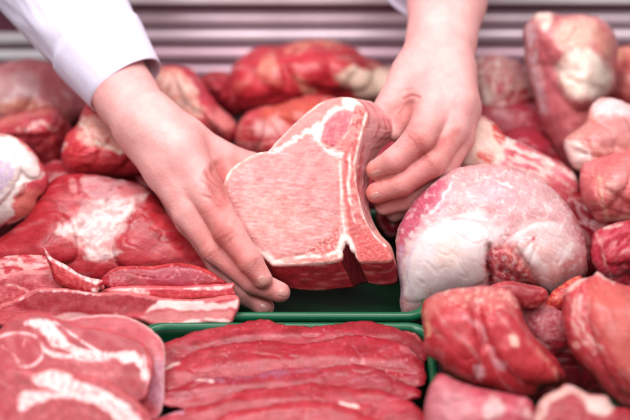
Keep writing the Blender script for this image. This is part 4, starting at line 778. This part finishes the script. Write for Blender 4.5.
def nail(V, cx, cy, ang, L_, W_, tilt=0.0):
    """thin curved plate laid on the fingertip skin"""
    n, m = 11, 9; vs = []; u = np.array([math.cos(R(ang)), math.sin(R(ang))]); v = np.array([-u[1], u[0]])
    q, d = to_px(V); near = (np.abs(q[:, 0]-cx) < 14) & (np.abs(q[:, 1]-cy) < 14); qn, dn = q[near], d[near]
    pts = []
    for i in range(n):
        for j in range(m):
            a = i/(n-1)*2-1; b = j/(m-1)*2-1
            sx = a; sy = b*math.sqrt(max(.05, 1-(abs(a)**2.6)*.75))
            x, y = np.array([cx, cy])+u*sx*L_/2+v*sy*W_/2
            k = (qn[:, 0]-x)**2+(qn[:, 1]-y)**2; o = np.argsort(k)[:24]; f = dn[o]; dd = np.median(f[f < f.min()+.004])
            pts.append((x, y, dd, a, b))
    pts = np.array(pts); D = pts[:, 2].reshape(n, m)
    for _ in range(4):
        E = np.pad(D, 1, mode='edge'); D = (E[1:-1, 1:-1]*2+E[2:, 1:-1]+E[:-2, 1:-1]+E[1:-1, 2:]+E[1:-1, :-2])/6
    e = np.maximum(np.abs(pts[:, 3]), np.abs(pts[:, 4])); lift = .00055*(1-e**6)-.0001
    top = P(pts[:, 0], pts[:, 1], D.ravel()-lift); bot = P(pts[:, 0], pts[:, 1], D.ravel()+.0008)
    F_ = []
    for i in range(n-1):
        for j in range(m-1):
            a = i*m+j; F_.append((a, a+1, a+m+1, a+m)); b = a+n*m; F_.append((b+m, b+m+1, b+1, b))
    ring = [j for j in range(m)]+[i*m+m-1 for i in range(1, n)]+[(n-1)*m+j for j in range(m-2, -1, -1)]+[i*m for i in range(n-2, 0, -1)]
    for a, b in zip(ring, ring[1:]+ring[:1]): F_.append((a, a+n*m, b+n*m, b))
    mesh_obj('fingernail', np.vstack([top, bot])-pl, F_, NAIL, body)
nail(V1, 262.5, 281.0, 55, 11, 8.5); nail(V1, 283.5, 293.0, 8, 10.5, 8); nail(V1, 264.5, 308.5, 42, 10.5, 8)
nail(V2, 376.0, 173.5, 168, 10, 7); nail(V2, 375.0, 195.5, 160, 10, 6.8)

# sleeves
CLOTH = simple('white_cotton', '#E0DAEC', rough=.85, bump=.25, bscale=700, spec=.2, sss=.05)
def sleeve(name, rings, folds=1.0, seed=1, steps=70, na=120, label=None):
    """rings: (px,py,d,half width px, flatten) down to the cuff edge; a turned-in hem closes the mouth"""
    c = np.array([P(r[0], r[1], r[2]) for r in rings]); rad = np.array([r[3]*r[2]/F for r in rings]); fl = np.array([r[4] for r in rings])
    s = np.r_[0, np.cumsum(np.linalg.norm(np.diff(c, axis=0), axis=1))]; t = np.linspace(0, s[-1], steps)
    C_ = np.stack([np.interp(t, s, c[:, i]) for i in range(3)], -1)
    for _ in range(6): C_[1:-1] = (C_[:-2]+2*C_[1:-1]+C_[2:])/4
    Rr = np.interp(t, s, rad); Fl = np.interp(t, s, fl); T_ = np.gradient(C_, axis=0); T_ /= np.linalg.norm(T_, axis=1)[:, None]
    V = []; 
    for i in range(steps):
        vd = CAM-C_[i]; vd /= np.linalg.norm(vd); n = vd-(vd@T_[i])*T_[i]; n /= np.linalg.norm(n); b = np.cross(T_[i], n)
        a = np.linspace(0, 2*math.pi, na, endpoint=False); x = t[i]*1000
        k = folds*(.0035*fbm(np.cos(a)*1.6+seed, np.sin(a)*1.6, x/60)+.0016*fbm(np.cos(a)*4, np.sin(a)*4+seed, x/35))
        k = k*np.interp((s[-1]-t[i])*1000, [0, 52, 62, 200], [.25, .3, 1.1, 1.4])
        seam = .0018*math.exp(-(((s[-1]-t[i])*1000-56)/1.8)**2); cuffup = .0034*float((s[-1]-t[i])*1000 < 56)
        rr = Rr[i]+k-seam+cuffup
        V.append(C_[i]+(n*(np.cos(a)*Fl[i])[:, None]+b*np.sin(a)[:, None])*rr[:, None])
    # hem rolled inward
    last = V[-1]; m = C_[-1]
    for kk, (ins, adv) in enumerate([(.0006, .0007), (.0018, .0006), (.0024, -.0005), (.0026, -.012), (.003, -.04)]):
        dr = (m-last); dr /= np.linalg.norm(dr, axis=1)[:, None]; V.append(last+dr*ins+T_[-1]*adv)
    N_ = len(V); Vv = np.vstack(V); F_ = [(i*na+j, i*na+(j+1) % na, (i+1)*na+(j+1) % na, (i+1)*na+j) for i in range(N_-1) for j in range(na)]
    return mesh_obj(name, Vv-pl, F_, CLOTH, person)
sleeve('sleeve', [(10, -130, 1.40, 68, .95), (44, -32, 1.326, 61, .95), (82, 22, 1.298, 51, .95), (105, 56, 1.285, 44, .95), (125.5, 85, 1.275, 38, .95)], seed=3)
sleeve('sleeve', [(452, -150, 1.50, 76, .95), (444, -70, 1.41, 66, .9), (433, -28, 1.372, 56, .85), (427, -13, 1.355, 49, .85)], seed=9)

# ------------------------------------------------------------------ the chop being held
def build_chop():
    root_loc = P(310, 200, 1.21)
    # outline of the cut face, then where each point lies on the far side of the thickness (pixel) and how far behind (mm)
    K = [  # x, y, bx, by, bd
        (222, 190, 226, 190, 26), (228, 173, 233, 172, 28), (240, 162, 246, 162, 28), (258, 153, 263, 153, 30), (268, 151, 273, 151, 30),
        (277, 141, 283, 143, 30), (290, 128, 296, 131, 30), (305, 114, 312, 118, 30), (320, 103, 328, 108, 30), (332, 98.5, 341, 103, 30),
        (344, 97, 356, 99.5, 30), (354, 99, 372, 102, 32), (361, 104, 384, 108, 34), (366, 111, 392, 117, 36), (367, 119, 399, 124, 38),
        (364, 130, 402, 131, 40), (360, 142, 391, 140, 38), (357, 154, 382, 148, 36), (355.5, 166, 375, 158, 34), (355.5, 178, 371, 168, 31),
        (357, 189, 369, 180, 29), (360, 201, 368.5, 193, 26), (363, 213, 369, 207, 24), (368, 225, 373, 221, 22), (377, 237, 381, 235, 20),
        (386, 245, 391, 246, 18), (391, 253, 396, 262, 18), (393, 258, 398.5, 274, 18), (388, 262, 396, 283, 18), (376, 262.5, 385, 285.5, 18),
        (367, 262.5, 377, 285, 18), (359, 262, 370, 283.5, 16), (355.5, 256, 367, 283, 15), (354.5, 252.5, 365, 283, 15), (350.5, 250, 363, 284, 15), (349, 245, 361, 284, 15), (345.5, 242, 360, 284.5, 15), (344, 246, 359, 285, 15), (342, 250, 358, 285.5, 16), (343, 254, 357, 286, 17),
        (341, 260, 354, 287.5, 18), (330, 262.5, 340, 289, 18), (315, 264, 320, 291, 18), (300, 265, 303, 290.5, 18), (286, 265.5, 288, 288, 18),
        (274, 266, 276, 282, 18), (268, 262, 272, 275, 20), (259, 254, 264, 261, 22), (248, 244, 252, 246, 24), (237, 231, 241, 232, 24), (227, 213, 231, 214, 25), (223, 200, 227, 200, 25)]
    K = np.array(K, float); step = 1.15
    fc = curve(K[:, :2], True, 8); bc = curve(K[:, 2:4], True, 8)
    kd = np.r_[K[:, 4], K[:1, 4]]; bd = np.interp(np.arange(len(fc))/8, np.arange(len(kd)), kd)
    s = np.r_[0, np.cumsum(np.linalg.norm(np.diff(np.vstack([fc, fc[:1]]), axis=0), axis=1))]
    n = int(s[-1]/step); t = np.linspace(0, s[-1], n, endpoint=False)
    g = lambda a: np.interp(t, s, np.r_[a, a[:1]])
    fc_, bc_, bd_ = np.stack([g(fc[:, 0]), g(fc[:, 1])], -1), np.stack([g(bc[:, 0]), g(bc[:, 1])], -1), g(bd)
    fc_ = fc_+.5*np.stack([fbm(fc_[:, 0]/5, fc_[:, 1]/5, 3), fbm(fc_[:, 0]/5, fc_[:, 1]/5, 9)], -1)
    O = P(300, 195, 1.205); e = R(47); az = R(-9); N = np.array([math.sin(az)*math.cos(e), -math.cos(az)*math.cos(e), math.sin(e)])
    def plane(q): r = ray(q[:, 0], q[:, 1]); return ((O-CAM)@N)/(r@N)
    q, faces = tri(fc_, step); d0 = sdist(q, fc_); d0 = np.maximum(d0, 0)
    eye = [(226, 192), (236, 172), (262, 158), (300, 142), (314, 138), (322, 148), (334, 160), (338, 185), (339, 215), (335, 235), (310, 252), (285, 258), (268, 254), (240, 228)]
    ops = [
        ('ridge', [(300, 128), (322, 118), (338, 110)], 5, .5), ('lobe', eye, 2.2, .45),
        ('lobe', [(322, 146), (319, 134), (326, 118), (340, 111), (350, 114), (351, 126), (344, 139), (334, 146)], 1.8, .5),
        ('ridge', [(314, 137), (325, 148), (340, 160), (340, 190), (342, 215), (344, 235)], 2.2, -.7),
        ('ridge', [(357, 112), (356, 130), (348, 150)], 2, .5), ('ridge', [(350, 165), (350, 195), (352, 220)], 2.2, -.5),
    ]
    h = 1.5*np.sqrt(np.clip(1-(1-np.minimum(d0/3, 1))**2, 0, 1))
    for op in ops:
        if op[0] == 'lobe': h = h+op[2]*np.clip(dome(q, curve(op[1])), 0, 1)**op[3]
        else: h = h+op[3]*np.exp(-(seg_dist(q, curve(op[1], False), False)/op[2])**2)
    h += .55*fbm(q[:, 0]/7, q[:, 1]/3.2, 2, 3)*np.minimum(1, d0/3)
    h += 1.6*fbm(q[:, 0]/40, q[:, 1]/40, 5, 2)*np.minimum(1, d0/6)
    front = CAM+ray(q[:, 0], q[:, 1])*(plane(q)-h*.001)[:, None]
    col = np.tile(lin('#E0968C'), (len(q), 1)); fat = np.zeros(len(q))
    paints = [
        ('poly', eye, '#CC8885', 3, dict(amt=1, fat=.0)),
        ('mott', 3.2, .05, '#E6B4B0', dict(amt=.4, st=5, ang=.16, within=eye, fat=.1)), ('mott', 2.4, .15, '#BF6A69', dict(amt=.25, st=7, ang=.13, within=eye, fat=.1, sd=9)), ('mott', 14, .05, '#DB8F8A', dict(amt=.4, st=1.5, ang=.13, within=eye, fat=.1, sd=29)),
        ('poly', [(262, 160), (300, 146), (318, 150), (334, 170), (336, 200), (322, 190), (300, 172), (262, 172)], '#D97E7A', 9, dict(amt=.45, fat=.0)),
        ('poly', [(240, 195), (275, 190), (300, 210), (295, 240), (270, 245), (245, 225)], '#DDA095', 14, dict(amt=.5, fat=0)),
        # rim of fat round the eye
        ('line', [(223, 205), (223, 190), (229, 173), (240, 162), (258, 153), (268, 151)], 2.6, '#E9C6BA', dict(soft=1, warp=.6)),
        ('line', [(268, 262), (259, 254), (248, 244), (237, 231), (227, 213), (223, 203)], 3.2, '#ECCDC4', dict(soft=1, warp=.8)),
        ('poly', [(240, 238), (256, 248), (268, 252), (276, 262), (270, 268), (262, 262), (250, 250)], '#EBCBC2', 2.5, dict(warp=1.5)),
        # flap above: pink fat with white wedge
        ('poly', [(266, 152), (290, 126), (318, 101), (346, 95), (358, 99), (340, 105), (322, 118), (312, 133), (290, 145)], '#CD8680', 3, dict(warp=2.5, fat=.5)),
        ('line', [(268, 151), (290, 127), (305, 113), (322, 102)], 3, '#E0BDB4', dict(warp=.6)),
        ('poly', [(270, 153), (288, 141), (302, 132), (314, 125), (322, 120), (330, 110), (342, 106), (352, 106), (353, 110), (343, 111), (333, 115), (326, 124), (322, 136), (325, 146), (334, 149), (342, 152), (341, 158), (336, 156), (326, 150), (316, 140), (309, 133), (290, 145), (274, 153)], '#EBD6D0', 2.0, dict(warp=2.6, ws=6, fat=.9)),
        ('poly', [(345, 97), (358, 97), (366, 106), (352, 108), (342, 103)], '#EED3CA', 2, dict(warp=1, fat=.9)),
        # little oval muscle
        ('poly', [(322, 141), (324, 128), (331, 115), (343, 110.5), (351, 114), (353, 124), (347, 133), (342, 141), (332, 145)], '#C4606A', 2, dict(warp=2.2, ws=7, fat=.1)),
        ('poly', [(335, 148), (341, 141), (349, 131), (354, 120), (358, 124), (354, 138), (348, 149), (340, 152)], '#CF7672', 2.5, dict(warp=2.5, ws=6, fat=.1)),
        ('mott', 4, .1, '#DB9490', dict(amt=.5, st=2, ang=-1.0, within=[(322, 141), (331, 115), (352, 112), (352, 140), (335, 150)])),
        ('line', [(352, 118), (348, 132), (341, 142)], 1.4, '#EBC4BC', dict(warp=1.4)),
        # bone band on the right
        ('poly', [(355, 106), (368, 110), (366, 122), (361, 140), (357, 158), (356, 185), (362, 208), (368, 224), (388, 246), (392, 258), (360, 260), (350, 235), (345, 205), (343, 170), (346, 150), (352, 130)], '#BC5654', 2, dict(warp=1.8, fat=.3)),
        ('mott', 4, .0, '#D9958C', dict(amt=.7, st=1.6, ang=1.3, within=[(355, 106), (368, 110), (361, 140), (357, 158), (356, 185), (368, 224), (360, 230), (350, 205), (347, 165), (352, 130)])),
        ('mott', 2.5, .25, '#C94B47', dict(amt=.7, st=1.5, ang=1.4, sd=12, within=[(346, 160), (355, 160), (358, 200), (372, 235), (388, 256), (360, 258), (348, 215)])),
        ('line', [(340, 160), (341, 185), (342, 210), (344, 228), (346, 240)], 1.7, '#EBC4BB', dict(warp=1.2)), ('line', [(350, 155), (349, 180), (351, 205), (355, 222)], 1.4, '#F2CFC4', dict(warp=1.4)),
        ('line', [(367, 112), (362, 130), (358, 148), (355, 165), (356, 182), (360, 200), (365, 217), (376, 236), (386, 246)], 2.4, '#EECDC2', dict(warp=.8, soft=1)),
        ('poly', [(310, 250), (325, 238), (338, 228), (343, 238), (338, 252), (320, 258)], '#BF5452', 4, dict(warp=2.5, amt=.85)),
        ('mott', 3, .1, '#EDB9AE', dict(amt=.6, within=[(306, 250), (325, 238), (342, 228), (342, 255), (318, 262)], sd=20)),
        ('line', [(276, 262), (300, 257), (325, 256), (341, 248)], 3.2, '#F2CFC6', dict(warp=1.5)), ('line', [(274, 265), (300, 264), (338, 262)], 1.6, '#F2C8C0', dict(warp=1)),
        ('line', [(290, 261), (310, 260), (330, 259)], 1.5, '#D77069', dict(warp=1.2, amt=.7)),
        ('poly', [(340, 236), (348, 234), (353, 242), (357, 256), (352, 258), (345, 246), (342, 256), (338, 256)], '#F4D3CA', 1.6, dict(warp=1.4)),
        ('poly', [(356, 238), (368, 232), (384, 248), (388, 258), (364, 260)], '#C24A48', 3, dict(warp=2, amt=.9)),
        ('mott', 2.4, .12, '#DB8A80', dict(amt=.5, within=[(354, 236), (370, 232), (390, 250), (390, 262), (360, 262)], sd=33)),
    ]
    paint(q, col, fat, paints, 11)
    ang = .12+.5*sstep(250, 225, q[:, 0])*0+.35*np.sin((q[:, 1]-150)/60)
    fib = np.stack([q[:, 0]*.914, q[:, 1]*.914+ .05*(q[:, 0]-280)**2/40, h*.3], -1)
    # thickness walls
    nb = len(fc_); df = plane(fc_); rings = 16; SV = []; SC = []; SF = []; SI = []
    per = t
    for k in range(1, rings+1):
        u = k/rings; px = fc_*(1-u)+bc_*u; dd = df*(1-u)+(df+bd_*.001)*u
        bul = math.sin(math.pi*u)
        wv = fbm(per/14, u*2.2, 4, 3)*1.6*bul+3.2*fbm(per/5, u*1.5, 14, 2)*sstep(.3, 1, u)*((fc_[:, 0] > 350) & (fc_[:, 1] < 150))
        nrm = np.gradient(fc_, axis=0); nrm = np.stack([nrm[:, 1], -nrm[:, 0]], -1); nrm /= np.maximum(np.linalg.norm(nrm, axis=1), 1e-6)[:, None]
        px = px+nrm*wv[:, None]*.55
        SV.append(P(px[:, 0], px[:, 1], dd+.0012*fbm(per/9, u*3, 9, 3)*bul))
        x, y = fc_[:, 0], fc_[:, 1]
        c = np.tile(lin('#E6A79B'), (nb, 1)); ft = np.full(nb, .6)
        bot = (y > 258) & (x > 262) | ((x > 340) & (x < 360) & (y > 238))
        low = sstep(.08, .35, u+.1*fbm(per/9, 0, 3))[...] if True else 0
        cb = lin('#A02630')*(1-0*u); cb = cb*(1+.5*fbm(per/16, u*5, 7, 3))[:, None]
        streak = sstep(.1, .3, fbm(per/26, u*7+per*.004, 17, 3))[:, None]*.5; cb = cb*(1-streak)+lin('#D98078')*streak
        tip = sstep(.0, .14, .14-abs(u-.0))
        cb = cb*(1-low[:, None])+lin('#EDB0A6')*low[:, None]*0+cb*low[:, None]
        c[bot] = cb[bot]; ft[bot] = .1
        gp = (x > 341) & (x < 358) & (y < 262) & (y > 238); c[gp] = (lin('#5E0F18')*np.ones((nb, 1)))[gp]; ft[gp] = 0
        rs = (x > 352) & (y < 232) & (y > 100)
        st = fbm((x+y)*.10+u*1.5, (y-.75*x)*.16-u*1.2, 8, 3); st2 = fbm(per/60+3, u*9+per*.02, 28, 3)
        cr_ = lin('#CF9090')+0*c; a_ = sstep(.0, .25, st2)[:, None]; cr_ = cr_*(1-.75*a_)+lin('#A8323C')*.75*a_
        b_ = sstep(.15, .35, st)[:, None]; cr_ = cr_*(1-.5*b_)+lin('#E3B0A6')*.5*b_
        cr_ = cr_*(1-sstep(.9, 1, u))+lin('#F3D2C4')*sstep(.9, 1, u)
        c[rs] = cr_[rs]; ft[rs] = .4
        SC.append(c); SF.append(ft); SI.append(np.stack([per*.914, np.full(nb, u*26.), np.full(nb, 40.)], -1))
    bq, bfaces = tri(bc_, 3.0); 
    bdep = np.array([ (df+bd_*.001)[np.argmin(((bc_-p)**2).sum(1))] for p in bq]); nbq = len(bq)
    bdome = np.minimum(1, np.maximum(sdist(bq, bc_), 0)/8)*.004
    BV = P(bq[:, 0], bq[:, 1], bdep+bdome)
    # front boundary vertices are the first nb of q (delaunay keeps input order)
    assert np.allclose(q[:nb], fc_, atol=1e-3) and np.allclose(bq[:nb], bc_, atol=1e-3)
    nq = len(q); Vs = np.vstack([front]+SV+[BV[nb:]]); Cs = np.vstack([col]+SC+[np.tile(lin('#D98880'), (nbq-nb, 1))])
    Fs = np.r_[fat, np.concatenate(SF), np.full(nbq-nb, .2)]; Is = np.vstack([fib]+SI+[np.c_[bq*.914, np.full(nbq, 80.)][nb:]])
    FF = []
    for f in faces:
        a_, b_, c_ = f; s2 = (q[b_][0]-q[a_][0])*(q[c_][1]-q[a_][1])-(q[b_][1]-q[a_][1])*(q[c_][0]-q[a_][0]); FF.append(f if s2 < 0 else f[::-1])
    area_ = ((fc_[:, 0]*np.roll(fc_[:, 1], -1)-np.roll(fc_[:, 0], -1)*fc_[:, 1])).sum()
    for k in range(rings):
        o0 = (np.arange(nb) if k == 0 else nq+(k-1)*nb+np.arange(nb)); o1 = nq+k*nb+np.arange(nb)
        for j in range(nb):
            j2 = (j+1) % nb; f = (o0[j], o0[j2], o1[j2], o1[j]); FF.append(f if area_ > 0 else f[::-1])
    off = nq+rings*nb; last = nq+(rings-1)*nb
    for f in bfaces:
        a_, b_, c_ = f; s2 = (bq[b_][0]-bq[a_][0])*(bq[c_][1]-bq[a_][1])-(bq[b_][1]-bq[a_][1])*(bq[c_][0]-bq[a_][0]); f = f if s2 > 0 else f[::-1]
        FF.append(tuple(last+i if i < nb else off+i-nb for i in f))
    o = mesh_obj('pork_chop', Vs, FF, CHOP, None, Cs, Is, Fs); recenter(o)
    tag(o, 'thick pale pink bone in pork chop held up between the two hands', 'pork chop')
build_chop()
